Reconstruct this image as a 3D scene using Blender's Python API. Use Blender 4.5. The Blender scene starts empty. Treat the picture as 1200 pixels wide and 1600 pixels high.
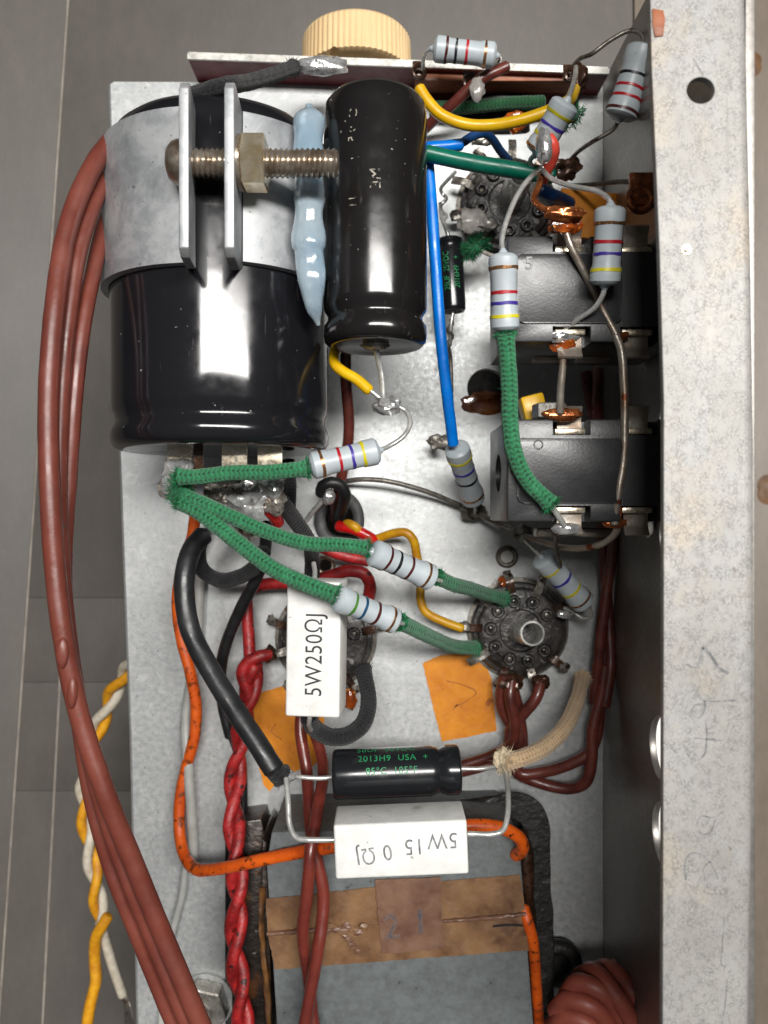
import bpy, bmesh, math, random
from mathutils import Vector as V, Matrix, noise
random.seed(7)
C = bpy.context.scene.collection
PI = math.pi; R_ = math.radians
S = 0.001                      # everything below is written in millimetres

# ---------------------------------------------------------------- camera, light, exposure
F = 1250.0; D = 178.0          # focal length in photo pixels, camera height over the chassis plate
cam = bpy.data.cameras.new('camera'); camo = bpy.data.objects.new('camera', cam); C.objects.link(camo)
camo.location = (0, 0, D*S); camo.rotation_euler = (0, 0, 0)
cam.sensor_fit = 'VERTICAL'; cam.sensor_height = 36; cam.lens = F/1600*36
cam.clip_start = 0.005; cam.clip_end = 20
cam.dof.use_dof = True; cam.dof.focus_distance = 0.138; cam.dof.aperture_fstop = 26
bpy.context.scene.camera = camo

w = bpy.data.worlds.new('World'); bpy.context.scene.world = w; w.use_nodes = True
bgn = w.node_tree.nodes['Background']
bgn.inputs[1].default_value = 0.16
# the room around: pale ceiling overhead, dimmer walls toward the horizon
wt = w.node_tree; wc = wt.nodes.new('ShaderNodeTexCoord'); wsx = wt.nodes.new('ShaderNodeSeparateXYZ'); wr = wt.nodes.new('ShaderNodeValToRGB')
wt.links.new(wc.outputs['Generated'], wsx.inputs[0]); wt.links.new(wsx.outputs[2], wr.inputs[0]); wt.links.new(wr.outputs[0], bgn.inputs[0])
wr.color_ramp.elements[0].position = 0.0; wr.color_ramp.elements[0].color = (.10, .095, .09, 1)
wr.color_ramp.elements[1].position = 1.0; wr.color_ramp.elements[1].color = (.80, .81, .83, 1)

def area(name, loc, sx, sy, power, col):
    l = bpy.data.lights.new(name, 'AREA'); l.shape = 'RECTANGLE'; l.size = sx; l.size_y = sy
    l.energy = power; l.color = col
    o = bpy.data.objects.new(name, l); C.objects.link(o); o.location = loc
    o.rotation_euler = (0, 0, 0)
    return o
area('ceiling_lamp', (0.30, 0.27, 1.15), 1.05, 0.18, 25.5, (1.0, 0.975, 0.94))
vs = bpy.context.scene.view_settings
vs.view_transform = 'Standard'; vs.look = 'None'; vs.exposure = 0.0; vs.gamma = 1; vs.use_curve_mapping = False
bpy.context.scene.cycles.use_denoising = True
bpy.context.scene.cycles.max_bounces = 8

# ---------------------------------------------------------------- helpers
def P(px, py, z):              # a photo pixel at height z over the plate -> a point in mm
    s = (D-z)/F
    return V(((px-600)*s, (800-py)*s, z))
def PS(pts): return [P(*p) for p in pts]

ORG = {}
def link(o, org): C.objects.link(o); ORG[o] = org
def tag(o, label=None, cat=None, group=None, kind=None):
    if label: o['label'] = label
    if cat: o['category'] = cat
    if group: o['group'] = group
    if kind: o['kind'] = kind
    return o
def thing(name, label, cat, loc, group=None):
    o = bpy.data.objects.new(name, None); o.empty_display_size = .005
    o.location = V(loc)*S; link(o, V(loc)); return tag(o, label, cat, group)
def add(name, geo, mat, parent=None, smooth=38, label=None, cat=None, group=None, kind=None):
    Vs, Fs = geo[0], geo[1]; UV = geo[2] if len(geo) > 2 else None
    if parent is not None: org = ORG[parent]
    else:
        xs = [v[0] for v in Vs]; ys = [v[1] for v in Vs]; zs = [v[2] for v in Vs]
        org = V(((min(xs)+max(xs))/2, (min(ys)+max(ys))/2, min(zs)))
    me = bpy.data.meshes.new(name)
    me.from_pydata([((v[0]-org[0])*S, (v[1]-org[1])*S, (v[2]-org[2])*S) for v in Vs], [], Fs)
    if UV:
        l = me.uv_layers.new(name='UVMap')
        flat = []
        for f in UV:
            for c in f: flat += [c[0], c[1]]
        l.data.foreach_set('uv', flat)
    if smooth:
        me.polygons.foreach_set('use_smooth', [True]*len(me.polygons))
        me.set_sharp_from_angle(angle=R_(smooth))
    me.materials.append(mat)
    o = bpy.data.objects.new(name, me)
    if parent is not None: o.parent = parent
    else: o.location = org*S
    link(o, org)
    return tag(o, label, cat, group, kind)

def merge(*gs):
    Vs, Fs = [], []
    for g in gs:
        b = len(Vs); Vs += list(g[0]); Fs += [tuple(i+b for i in f) for f in g[1]]
    return Vs, Fs
def xf(g, M):
    return [M @ V(v) for v in g[0]], g[1]
def frame(axis):
    a = V(axis).normalized(); u = V((0, 0, 1)) if abs(a.z) < .9 else V((0, 1, 0))
    u = (u - a*u.dot(a)).normalized(); return a, u, a.cross(u)
def lathe(prof, p0, axis, n=32, rfun=None, phase=0):
    a, u, b = frame(axis); p0 = V(p0); Vs, Fs, UV = [], [], []
    for t, r in prof:
        for k in range(n):
            th = 2*PI*k/n+phase; rr = r*(rfun(t, th) if rfun else 1)
            Vs.append(p0+a*t+(u*math.cos(th)+b*math.sin(th))*rr)
    L = 0
    for i in range(len(prof)-1):
        L2 = L+math.hypot(prof[i+1][0]-prof[i][0], prof[i+1][1]-prof[i][1])
        for k in range(n):
            k2 = (k+1) % n
            Fs.append((i*n+k, i*n+k2, (i+1)*n+k2, (i+1)*n+k))
            UV.append(((k/n, L*.1), ((k+1)/n, L*.1), ((k+1)/n, L2*.1), (k/n, L2*.1)))
        L = L2
    for i, flip in ((0, True), (len(prof)-1, False)):
        if prof[i][1] > 1e-4:
            f = [i*n+k for k in range(n)]
            if flip: f = f[::-1]
            Fs.append(tuple(f)); UV.append([(.5, 0)]*n)
    return Vs, Fs, UV
def ring(prof, p0, axis, n=32):           # closed profile (a torus like solid)
    a, u, b = frame(axis); p0 = V(p0); m = len(prof); Vs, Fs = [], []
    for t, r in prof:
        for k in range(n):
            th = 2*PI*k/n; Vs.append(p0+a*t+(u*math.cos(th)+b*math.sin(th))*r)
    for i in range(m):
        j = (i+1) % m
        for k in range(n):
            k2 = (k+1) % n; Fs.append((i*n+k, i*n+k2, j*n+k2, j*n+k))
    return Vs, Fs
def torus(p0, axis, R, r, n=36, m=12, sq=1):
    return ring([(math.sin(2*PI*i/m)*r*sq, R+math.cos(2*PI*i/m)*r) for i in range(m)], p0, axis, n)

def curve(pts, step):
    pts = [V(p) for p in pts]; out = []
    if len(pts) == 2: pts = [pts[0], pts[0].lerp(pts[1], .5), pts[1]]
    ext = [pts[0]*2-pts[1]]+pts+[pts[-1]*2-pts[-2]]
    for i in range(1, len(ext)-2):
        p0, p1, p2, p3 = ext[i-1:i+3]
        d = [max((b-a).length, 1e-3)**.5 for a, b in ((p0, p1), (p1, p2), (p2, p3))]
        m1 = (p1-p0)/d[0]-(p2-p0)/(d[0]+d[1])+(p2-p1)/d[1]
        m2 = (p2-p1)/d[1]-(p3-p1)/(d[1]+d[2])+(p3-p2)/d[2]
        m1 *= d[1]; m2 *= d[1]
        n = max(2, int((p2-p1).length/step))
        for k in range(n):
            t = k/n; t2 = t*t; t3 = t2*t
            out.append(p1*(2*t3-3*t2+1)+m1*(t3-2*t2+t)+p2*(-2*t3+3*t2)+m2*(t3-t2))
    out.append(pts[-1]); return out
def frames(cs):
    T = []
    for i in range(len(cs)):
        t = (cs[min(i+1, len(cs)-1)]-cs[max(i-1, 0)]); T.append(t.normalized() if t.length > 1e-9 else (T[-1] if T else V((1, 0, 0))))
    _, u, _ = frame(T[0]); N = []
    for t in T:
        u = (u-t*u.dot(t)).normalized(); N.append(u)
    return T, N, [t.cross(n) for t, n in zip(T, N)]
def tube(pts, r, n=12, step=None, rfun=None, dense=False, round_end=.35):
    step = step or max(.35, r*.6)
    cs = pts if dense else curve(pts, step)
    T, N, B = frames(cs); Vs, Fs, UV = [], [], []; L = [0]
    for i in range(1, len(cs)): L.append(L[-1]+(cs[i]-cs[i-1]).length)
    tot = L[-1]
    for i, c in enumerate(cs):
        for k in range(n):
            th = 2*PI*k/n; rr = r*(rfun(L[i], th, tot) if rfun else 1)
            Vs.append(c+(N[i]*math.cos(th)+B[i]*math.sin(th))*rr)
    for i in range(len(cs)-1):
        for k in range(n):
            k2 = (k+1) % n
            Fs.append((i*n+k, i*n+k2, (i+1)*n+k2, (i+1)*n+k))
            UV.append(((k/n, L[i]*.1), ((k+1)/n, L[i]*.1), ((k+1)/n, L[i+1]*.1), (k/n, L[i+1]*.1)))
    for e, sg in ((0, -1), (len(cs)-1, 1)):
        b = len(Vs); rr = r*(rfun(L[e], 0, tot) if rfun else 1)
        for k in range(n):
            th = 2*PI*k/n; Vs.append(cs[e]+(N[e]*math.cos(th)+B[e]*math.sin(th))*rr*.7+T[e]*sg*r*round_end)
        Vs.append(cs[e]+T[e]*sg*r*round_end*1.35)
        for k in range(n):
            k2 = (k+1) % n
            q = (e*n+k, e*n+k2, b+k2, b+k); t3 = (b+k, b+k2, b+n)
            Fs.append(q if sg > 0 else q[::-1]); UV.append([(k/n, L[e]*.1)]*4)
            Fs.append(t3 if sg > 0 else t3[::-1]); UV.append([(k/n, L[e]*.1)]*3)
    return Vs, Fs, UV
def bumpy(amp=.03, f=1.0, seed=0):
    def g(L, th, tot): return 1+amp*noise.noise(V((L*f+seed*7.1, math.cos(th)*.8, math.sin(th)*.8+seed)))
    return g
def box(c, size, bevel=.3, seg=2, rot=None):
    bm = bmesh.new(); bmesh.ops.create_cube(bm, size=1)
    bmesh.ops.scale(bm, vec=size, verts=bm.verts)
    if bevel: bmesh.ops.bevel(bm, geom=bm.edges[:], offset=bevel, segments=seg, profile=.5, affect='EDGES')
    M = Matrix.Translation(V(c))
    if rot is not None: M = M @ rot
    bm.transform(M); bm.verts.index_update()
    g = ([v.co.copy() for v in bm.verts], [tuple(v.index for v in f.verts) for f in bm.faces]); bm.free(); return g
def blob(c, rad, seed=0, amp=.25, f=.6, sub=3, rot=None):
    bm = bmesh.new(); bmesh.ops.create_icosphere(bm, subdivisions=sub, radius=1)
    M = rot or Matrix.Identity(3); Vs = []
    for v in bm.verts:
        d = v.co.normalized(); k = 1+amp*noise.noise(d*f*2.2+V((seed*3.3, seed*1.7, 0)))+amp*.4*noise.noise(d*f*6+V((seed, 0, seed*2)))
        q = V((d.x*rad[0], d.y*rad[1], d.z*rad[2]))*k
        Vs.append(V(c)+M.to_3x3() @ q)
    Fs = [tuple(v.index for v in f.verts) for f in bm.faces]; bm.free(); return Vs, Fs
def prism(poly, z0, z1, bevel=0):          # poly in mm xy
    n = len(poly); a = sum(poly[i][0]*poly[(i+1) % n][1]-poly[(i+1) % n][0]*poly[i][1] for i in range(n))
    if a < 0: poly = poly[::-1]
    Vs = [V((p[0], p[1], z0)) for p in poly]+[V((p[0], p[1], z1)) for p in poly]
    Fs = [tuple(range(n))[::-1], tuple(range(n, 2*n))]+[(i, (i+1) % n, (i+1) % n+n, i+n) for i in range(n)]
    if bevel:
        bm = bmesh.new(); vv = [bm.verts.new(v) for v in Vs]; [bm.faces.new([vv[i] for i in f]) for f in Fs]
        bmesh.ops.bevel(bm, geom=bm.edges[:], offset=bevel, segments=2, profile=.5, affect='EDGES'); bm.verts.index_update()
        Vs = [v.co.copy() for v in bm.verts]; Fs = [tuple(v.index for v in f.verts) for f in bm.faces]; bm.free()
    return Vs, Fs
def circle(cx, cy, r, n=40, ry=None): return [(cx+math.cos(2*PI*k/n)*r, cy+math.sin(2*PI*k/n)*(ry or r)) for k in range(n)]
def sheet(outline, holes, th):             # flat plate with holes, top face at z=0, thickness th downward
    cu = bpy.data.curves.new('tmp', 'CURVE'); cu.dimensions = '2D'; cu.fill_mode = 'BOTH'; cu.extrude = th/2-.12; cu.bevel_depth = .12; cu.bevel_resolution = 1; cu.offset = -.12
    for lp in [outline]+holes:
        sp = cu.splines.new('POLY'); sp.points.add(len(lp)-1); sp.use_cyclic_u = True
        for q, p in zip(sp.points, lp): q.co = (p[0], p[1], 0, 1)
    o = bpy.data.objects.new('tmp', cu); me = bpy.data.meshes.new_from_object(o)
    g = ([V((v.co.x, v.co.y, v.co.z-th/2)) for v in me.vertices], [tuple(p.vertices) for p in me.polygons])
    bpy.data.objects.remove(o); bpy.data.curves.remove(cu); bpy.data.meshes.remove(me); return g
def boolean(g, cutters):
    def mk(gg):
        me = bpy.data.meshes.new('tmp'); me.from_pydata([tuple(v) for v in gg[0]], [], gg[1]); o = bpy.data.objects.new('tmp', me); C.objects.link(o); return o
    o = mk(g); cs = [mk(c) for c in cutters]
    for c in cs:
        m = o.modifiers.new('b', 'BOOLEAN'); m.operation = 'DIFFERENCE'; m.solver = 'EXACT'; m.object = c
    dg = bpy.context.evaluated_depsgraph_get(); me = bpy.data.meshes.new_from_object(o.evaluated_get(dg))
    r = ([v.co.copy() for v in me.vertices], [tuple(p.vertices) for p in me.polygons])
    for x in [o]+cs: bpy.data.objects.remove(x)
    return r
def text(s, size, spacing=1.0, weight=0.0):
    cu = bpy.data.curves.new('tmp', 'FONT'); cu.body = s; cu.size = size; cu.space_character = spacing; cu.align_x = 'CENTER'; cu.align_y = 'CENTER'; cu.offset = weight
    cu.resolution_u = 4
    o = bpy.data.objects.new('tmp', cu); me = bpy.data.meshes.new_from_object(o)
    bm = bmesh.new(); bm.from_mesh(me); bmesh.ops.triangulate(bm, faces=bm.faces[:])
    for _ in range(3):
        es = [e for e in bm.edges if e.calc_length() > size*.22]
        if not es: break
        bmesh.ops.subdivide_edges(bm, edges=es, cuts=1); bmesh.ops.triangulate(bm, faces=bm.faces[:])
    bm.verts.index_update()
    g = ([v.co.copy() for v in bm.verts], [tuple(v.index for v in f.verts) for f in bm.faces]); bm.free()
    bpy.data.objects.remove(o); bpy.data.curves.remove(cu); bpy.data.meshes.remove(me); return g
def flat_text(g, c, rotz): return xf(g, Matrix.Translation(V(c)) @ Matrix.Rotation(rotz, 4, 'Z'))
def wrap_text(g, p0, axis, r, t0, th0, flip=1):   # text x runs along the axis, y around it
    a, u, b = frame(axis)
    out = []
    for v in g[0]:
        th = th0+flip*v.y/r; out.append(V(p0)+a*(t0+v.x)+(u*math.cos(th)+b*math.sin(th))*(r+.05))
    return out, g[1]
def hairs(cs, r, n, ln, spread=.6, wd=.05, where=None, along=.5):
    T, N, B = frames(cs); Vs, Fs = [], []
    for _ in range(n):
        i = random.randrange(len(cs)) if where is None else where
        th = random.uniform(0, 2*PI); nr = N[i]*math.cos(th)+B[i]*math.sin(th)
        p = cs[i]+nr*r*random.uniform(.8, 1.0)*(1 if where is None else random.uniform(.5, 1))
        sg = random.choice((-1, 1)) if where is None else (1 if where != 0 else -1)
        d = (T[i]*sg*random.uniform(.2, 1)*along+nr*random.uniform(.1, 1)*spread+V((random.gauss(0, .25), random.gauss(0, .25), random.gauss(0, .25)))).normalized()
        l = ln*random.uniform(.4, 1.2); sd = d.orthogonal().normalized()*wd
        q = p+d*l*.5+V((random.gauss(0, .1), random.gauss(0, .1), random.gauss(0, .1)))*ln; e = q+d*l*.5+nr*random.gauss(0, .15)*ln
        b = len(Vs); Vs += [p-sd, p+sd, q+sd, q-sd, e]; Fs += [(b, b+1, b+2, b+3), (b+3, b+2, b+4)]
    return Vs, Fs
def hexprism(p0, axis, rad, h, hole=0, phase=0, ch=.35):
    pr = [(0, hole), (0, rad*.93), (ch*.6, rad), (h-ch*.6, rad), (h, rad*.93), (h, hole)]
    a, u, b = frame(axis); Vs, Fs = [], []
    nn = 6
    for t, r in pr:
        for k in range(nn):
            th = 2*PI*k/nn+phase; Vs.append(V(p0)+a*t+(u*math.cos(th)+b*math.sin(th))*r)
    for i in range(len(pr)-1):
        for k in range(nn):
            k2 = (k+1) % nn; Fs.append((i*nn+k, i*nn+k2, (i+1)*nn+k2, (i+1)*nn+k))
    return Vs, Fs
def strip(pts, wdir, wd, th):              # bent metal strip following pts
    cs = curve(pts, .6); T, _, _ = frames(cs); Vs, Fs = [], []; W = V(wdir).normalized()
    for i, c in enumerate(cs):
        nrm = T[i].cross(W).normalized()
        for sx, sy in ((-1, -1), (1, -1), (1, 1), (-1, 1)): Vs.append(c+W*sx*wd/2+nrm*sy*th/2)
    for i in range(len(cs)-1):
        for k in range(4):
            k2 = (k+1) % 4; Fs.append((i*4+k, i*4+k2, i*4+4+k2, i*4+4+k))
    m = len(Vs)-4; Fs += [(3, 2, 1, 0), (m, m+1, m+2, m+3)]
    return Vs, Fs

# ---------------------------------------------------------------- materials
def lin(c):
    return tuple(((x/255)/12.92 if x/255 <= .04045 else ((x/255+.055)/1.055)**2.4) for x in c)+(1,)
class NB:
    def __init__(s, name):
        s.m = bpy.data.materials.new(name); s.m.use_nodes = True; s.t = s.m.node_tree; s.b = s.t.nodes['Principled BSDF']; s.co = None
    def n(s, ty, **kw):
        x = s.t.nodes.new(ty)
        for k, v in kw.items():
            if k.startswith('i_'): x.inputs[k[2:].replace('_', ' ')].default_value = v
            else: setattr(x, k, v)
        return x
    def l(s, a, b): s.t.links.new(a, b)
    def coords(s, uv=False, stretch=(1, 1, 1)):
        tc = s.n('ShaderNodeTexCoord'); mp = s.n('ShaderNodeMapping')
        if uv: s.l(tc.outputs['UV'], mp.inputs[0]); mp.inputs['Scale'].default_value = stretch
        else: s.l(tc.outputs['Object'], mp.inputs[0]); mp.inputs['Scale'].default_value = tuple(1000*x for x in stretch)
        return mp.outputs[0]
    def noise(s, co, scale, detail=3, rough=.55, dist=0):
        x = s.n('ShaderNodeTexNoise'); x.inputs['Scale'].default_value = scale; x.inputs['Detail'].default_value = detail; x.inputs['Roughness'].default_value = rough; x.inputs['Distortion'].default_value = dist
        s.l(co, x.inputs['Vector']); return x.outputs[0]
    def ramp(s, fac, stops):
        x = s.n('ShaderNodeValToRGB'); cr = x.color_ramp
        while len(cr.elements) > 1: cr.elements.remove(cr.elements[-1])
        cr.elements[0].position = stops[0][0]; cr.elements[0].color = stops[0][1]
        for p, c in stops[1:]:
            e = cr.elements.new(p); e.color = c
        s.l(fac, x.inputs[0]); return x.outputs[0]
    def g(s, fac, *st): return s.ramp(fac, [(p, (v, v, v, 1)) for p, v in st])
    def mix(s, fac, a, b):
        x = s.n('ShaderNodeMix', data_type='RGBA')
        for sock, val in ((x.inputs[0], fac), (x.inputs[6], a), (x.inputs[7], b)):
            if hasattr(val, 'links') or hasattr(val, 'is_linked'): s.l(val, sock)
            elif isinstance(val, (int, float)): sock.default_value = val
            else: sock.default_value = val
        return x.outputs[2]
    def math(s, op, a, b):
        x = s.n('ShaderNodeMath', operation=op)
        for i, val in ((0, a), (1, b)):
            if isinstance(val, (int, float)): x.inputs[i].default_value = val
            else: s.l(val, x.inputs[i])
        return x.outputs[0]
    def bump(s, h, dist, strength=1, prev=None):
        x = s.n('ShaderNodeBump'); x.inputs['Strength'].default_value = strength; x.inputs['Distance'].default_value = dist*S
        s.l(h, x.inputs['Height'])
        if prev is not None: s.l(prev, x.inputs['Normal'])
        s.l(x.outputs[0], s.b.inputs['Normal']); return x.outputs[0]
    def set(s, **kw):
        for k, v in kw.items():
            i = s.b.inputs[k.replace('_', ' ')]
            if isinstance(v, (int, float, tuple)): i.default_value = v
            else: s.l(v, i)
        return s.m
def mat(name, col, col2=None, rough=.5, metal=0, vs=.25, specks=None, bump=None, coat=0, coatr=.1, spec=.5, rv=.12, uv=False, stretch=(1, 1, 1), sss=0, sheen=0, trans=0, detail=4):
    b = NB(name); co = b.coords(uv, stretch); col = lin(col) if len(col) == 3 else col
    c2 = lin(col2) if col2 else tuple(min(1, x*.8) for x in col[:3])+(1,)
    nz = b.noise(co, vs, detail, .6)
    out = b.mix(b.g(nz, (.36, 0), (.64, 1)), col, c2)
    for sc, sz, thr, soft in (specks or []):
        out = b.mix(b.g(b.noise(co, sz, 2, .5), (thr, 0), (thr+soft, 1)), out, lin(sc))
    rr = b.g(b.noise(co, vs*2.3+.05, 3), (.3, max(0, rough-rv)), (.7, min(1, rough+rv)))
    if bump: b.bump(b.noise(co, bump[0], bump[2] if len(bump) > 2 else 3), bump[1])
    b.set(Base_Color=out, Roughness=rr, Metallic=metal, Coat_Weight=coat, Coat_Roughness=coatr, Specular_IOR_Level=spec)
    if sss: b.set(Subsurface_Weight=sss, Subsurface_Scale=.002, Subsurface_Radius=(1.0, .8, .6))
    if sheen: b.set(Sheen_Weight=sheen, Sheen_Roughness=.5)
    if trans: b.set(Transmission_Weight=trans)
    return b.m
def cloth(name, col, col2, k=34, uk=10, sheen=.3, spec=.2):
    b = NB(name); uvc = b.coords(True); oc = b.coords()
    sx = b.n('ShaderNodeSeparateXYZ'); b.l(uvc, sx.inputs[0])
    jit = b.math('MULTIPLY', b.noise(oc, .6, 3), 5.0)
    fr = b.math('FRACT', b.math('ADD', b.math('MULTIPLY', sx.outputs[0], uk), b.math('MULTIPLY', b.noise(oc, .35, 2), .5)), 0)
    dd = b.math('MULTIPLY', b.math('ABSOLUTE', b.math('SUBTRACT', fr, .5), 0), 2)
    ph = b.math('ADD', b.math('ADD', b.math('MULTIPLY', sx.outputs[1], k*3.6), jit), b.math('MULTIPLY', dd, 2.6))
    st = b.math('MULTIPLY', b.math('ADD', b.math('SINE', ph, 0), 1), .5)
    gv = b.math('MULTIPLY', b.g(dd, (.55, 0), (.95, 1)), b.math('SUBTRACT', 1, b.math('MULTIPLY', st, .7)))
    h = b.math('SUBTRACT', b.math('ADD', b.math('MULTIPLY', st, .45), .5), b.math('MULTIPLY', gv, .6))
    fib = b.noise(oc, 3.5, 3, .7)
    wear = b.g(b.noise(oc, .9, 3, .6), (.38, 0), (.62, 1))
    hh = b.mix(b.math('MULTIPLY', wear, .45), b.g(h, (.25, 0), (.8, 1)), (.72, .72, .72, 1))
    cc = b.mix(hh, lin(col2), lin(col))
    cc = b.mix(b.math('MULTIPLY', b.g(fib, (.35, 1), (.6, 0)), .5), cc, lin(col2))
    cc = b.mix(b.math('MULTIPLY', b.g(b.noise(oc, .35, 3), (.5, 0), (.75, 1)), .35), cc, tuple(min(1, x*1.5+.01) for x in lin(col)[:3])+(1,))
    n1 = b.bump(h, .16, 1); b.bump(fib, .12, .8, n1)
    b.set(Base_Color=cc, Roughness=.85, Specular_IOR_Level=spec, Sheen_Weight=sheen, Sheen_Roughness=.6)
    return b.m

M = {}
# zinc plated chassis plate
b = NB('zinc_plate'); co = b.coords()
n1 = b.noise(co, .05, 4, .6); n2 = b.noise(co, .9, 5, .7); n3 = b.noise(co, 1.7, 2, .5); n4 = b.noise(co, .28, 3, .5, 1.5)
c = b.ramp(n1, [(.3, (.45, .45, .45, 1)), (.7, (.56, .56, .555, 1))])
c = b.mix(b.math('MULTIPLY', b.g(n2, (.40, 1), (.60, 0)), .45), c, (.34, .40, .40, 1))
c = b.mix(b.math('MULTIPLY', b.g(n4, (.55, 0), (.72, 1)), .4), c, (.70, .70, .69, 1))
c = b.mix(b.g(n3, (.71, 0), (.735, 1)), c, (.10, .09, .08, 1))
c = b.mix(b.math('MULTIPLY', b.g(b.noise(co, .11, 4, .7), (.63, 0), (.70, 1)), .35), c, (.38, .34, .29, 1))
sc1 = b.g(b.noise(b.coords(stretch=(.09, 1.6, 1)), 1.0, 2, .5, .4), (.70, 0), (.73, 1)); sc2 = b.g(b.noise(b.coords(stretch=(1.5, .07, 1)), 1.0, 2, .5, .3), (.71, 0), (.74, 1))
pm = b.g(b.noise(co, .06, 3), (.45, 0), (.62, 1))
c = b.mix(b.math('MULTIPLY', b.math('MULTIPLY', b.math('MAXIMUM', sc1, sc2), pm), .5), c, (.26, .255, .25, 1))
c = b.mix(b.math('MULTIPLY', b.g(b.noise(co, .45, 4, .7, .8), (.60, 0), (.66, 1)), .35), c, (.33, .32, .31, 1))
b.bump(n2, .03, .8)
M['plate'] = b.set(Base_Color=c, Metallic=.55, Roughness=b.g(n2, (.3, .36), (.7, .54)))
b = NB('shade_darkened_zinc'); co = b.coords(); n1 = b.noise(co, .06, 5, .65); n2 = b.noise(co, .8, 4, .7)  # side wall zinc, coloured darker to paint in the shade under the lip
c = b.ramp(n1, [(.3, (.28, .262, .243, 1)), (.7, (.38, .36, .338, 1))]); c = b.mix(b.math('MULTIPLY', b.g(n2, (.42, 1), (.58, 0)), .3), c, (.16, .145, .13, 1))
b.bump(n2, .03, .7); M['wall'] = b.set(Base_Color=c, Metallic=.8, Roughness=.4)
# worn top lip with fine worm-like pitting
b = NB('pitted_zinc'); co = b.coords(stretch=(1, .8, 1))
d = b.noise(co, .035, 3, .6); wn = b.noise(co, 2.7, 2, .5, .6)
dens = b.g(d, (.3, .035), (.72, .10))
worm = b.math('LESS_THAN', b.math('ABSOLUTE', b.math('SUBTRACT', wn, .5), 0), dens)
wm = b.math('MULTIPLY', worm, b.g(b.noise(co, .7, 3), (.36, .06), (.60, .58)))
base = b.ramp(b.noise(co, .05, 5, .7), [(.26, (.27, .26, .24, 1)), (.42, (.33, .32, .30, 1)), (.55, (.37, .362, .345, 1)), (.74, (.44, .42, .38, 1))])
base = b.mix(b.math('MULTIPLY', b.g(b.noise(co, .034, 4, .75), (.50, 0), (.60, 1)), .6), base, (.45, .38, .30, 1))
base = b.mix(b.math('MULTIPLY', b.g(b.noise(co, .11, 4, .7, .6), (.56, 0), (.60, 1)), .45), base, (.35, .35, .355, 1))
base = b.mix(b.math('MULTIPLY', b.g(b.noise(b.coords(stretch=(1.2, .05, 1)), 1.0, 3, .6), (.64, 0), (.69, 1)), .35), base, (.23, .225, .215, 1))
base = b.mix(b.g(b.noise(co, .16, 4, .75), (.73, 0), (.75, 1)), base, (.17, .15, .13, 1))
cc = b.mix(wm, base, (.12, .118, .116, 1))
cc = b.mix(b.g(b.noise(co, .55, 2, .4), (.76, 0), (.78, 1)), cc, (.2, .18, .16, 1))
b.bump(wm, .03, -.7)
M['lip'] = b.set(Base_Color=cc, Metallic=.25, Roughness=.55)
# galvanised clamp
b = NB('galvanised'); co = b.coords()
vo = b.n('ShaderNodeTexVoronoi'); vo.inputs['Scale'].default_value = .18; b.l(b.noise(co, .1, 2), vo.inputs['Vector'])
n1 = b.noise(co, .13, 6, .72, .3)
c = b.ramp(n1, [(.3, (.29, .30, .315, 1)), (.46, (.38, .395, .41, 1)), (.53, (.46, .47, .48, 1)), (.72, (.53, .54, .54, 1))])
c = b.mix(b.g(b.noise(co, .9, 2), (.7, 0), (.74, 1)), c, (.22, .22, .22, 1))
b.bump(b.noise(co, .8, 4), .03, .6)
M['galv'] = b.set(Base_Color=c, Metallic=.55, Roughness=b.g(n1, (.3, .42), (.7, .6)))
# shiny black sleeve with scuffs and dust
def black_sleeve(name, base=(.009, .009, .011, 1), rough=.09, dust=.72):
    b = NB(name); co = b.coords(); cs_ = b.coords(stretch=(1.6, .12, 1.6))
    sc = b.g(b.noise(cs_, .9, 3, .6), (.68, 0), (.71, 1)); du = b.g(b.noise(co, 1.0, 2, .6), (dust, 0), (dust+.02, 1))
    mask = b.g(b.noise(co, .07, 2), (.42, 0), (.6, 1))
    scm = b.math('MULTIPLY', b.math('MULTIPLY', sc, mask), .28); dm = b.math('MULTIPLY', du, .55)
    c = b.mix(scm, base, (.16, .15, .15, 1)); c = b.mix(dm, c, (.42, .41, .38, 1))
    sm = b.g(b.noise(co, .12, 4, .6), (.4, rough), (.7, rough+.12))
    b.bump(b.noise(co, .10, 2), .10, .5)
    return b.set(Base_Color=c, Roughness=sm, Specular_IOR_Level=.55)
M['can'] = black_sleeve('black_can_sleeve', dust=.745)
M['can2'] = black_sleeve('black_small_can_sleeve', (.010, .009, .009, 1), .13, .72)
M['cap'] = black_sleeve('black_capacitor_sleeve', (.010, .011, .013, 1), .16, .78)
M['steel'] = mat('steel', (186, 182, 174), (140, 135, 128), rough=.3, metal=.75, vs=.5, bump=(1.5, .02))
M['bronze'] = mat('dulled_bolt_steel', (188, 178, 164), (138, 120, 102), rough=.26, metal=.8, vs=.4, bump=(1.2, .03))
M['nut'] = mat('brass_nut', (232, 222, 198), (204, 184, 146), rough=.2, metal=.8, vs=.35, specks=[((214, 130, 30), .22, .66, .03)])
M['tin'] = mat('tinned_wire', (222, 222, 218), (180, 180, 176), rough=.26, metal=.6, vs=.25, bump=(1.2, .008))
M['dull'] = mat('dull_wire', (136, 132, 124), (92, 86, 78), rough=.42, metal=.6, vs=.4, bump=(1.4, .04), specks=[((70, 50, 36), .5, .62, .05)])
M['oldwire'] = mat('old_stained_wire', (170, 164, 154), (132, 114, 98), rough=.4, metal=.6, vs=.18, bump=(1.4, .05), specks=[((112, 58, 30), .28, .66, .04)])
M['solder'] = mat('solder', (222, 222, 220), (168, 168, 170), rough=.2, metal=.7, vs=.7, bump=(.9, .12), specks=[((92, 78, 60), .7, .66, .05)])
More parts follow.
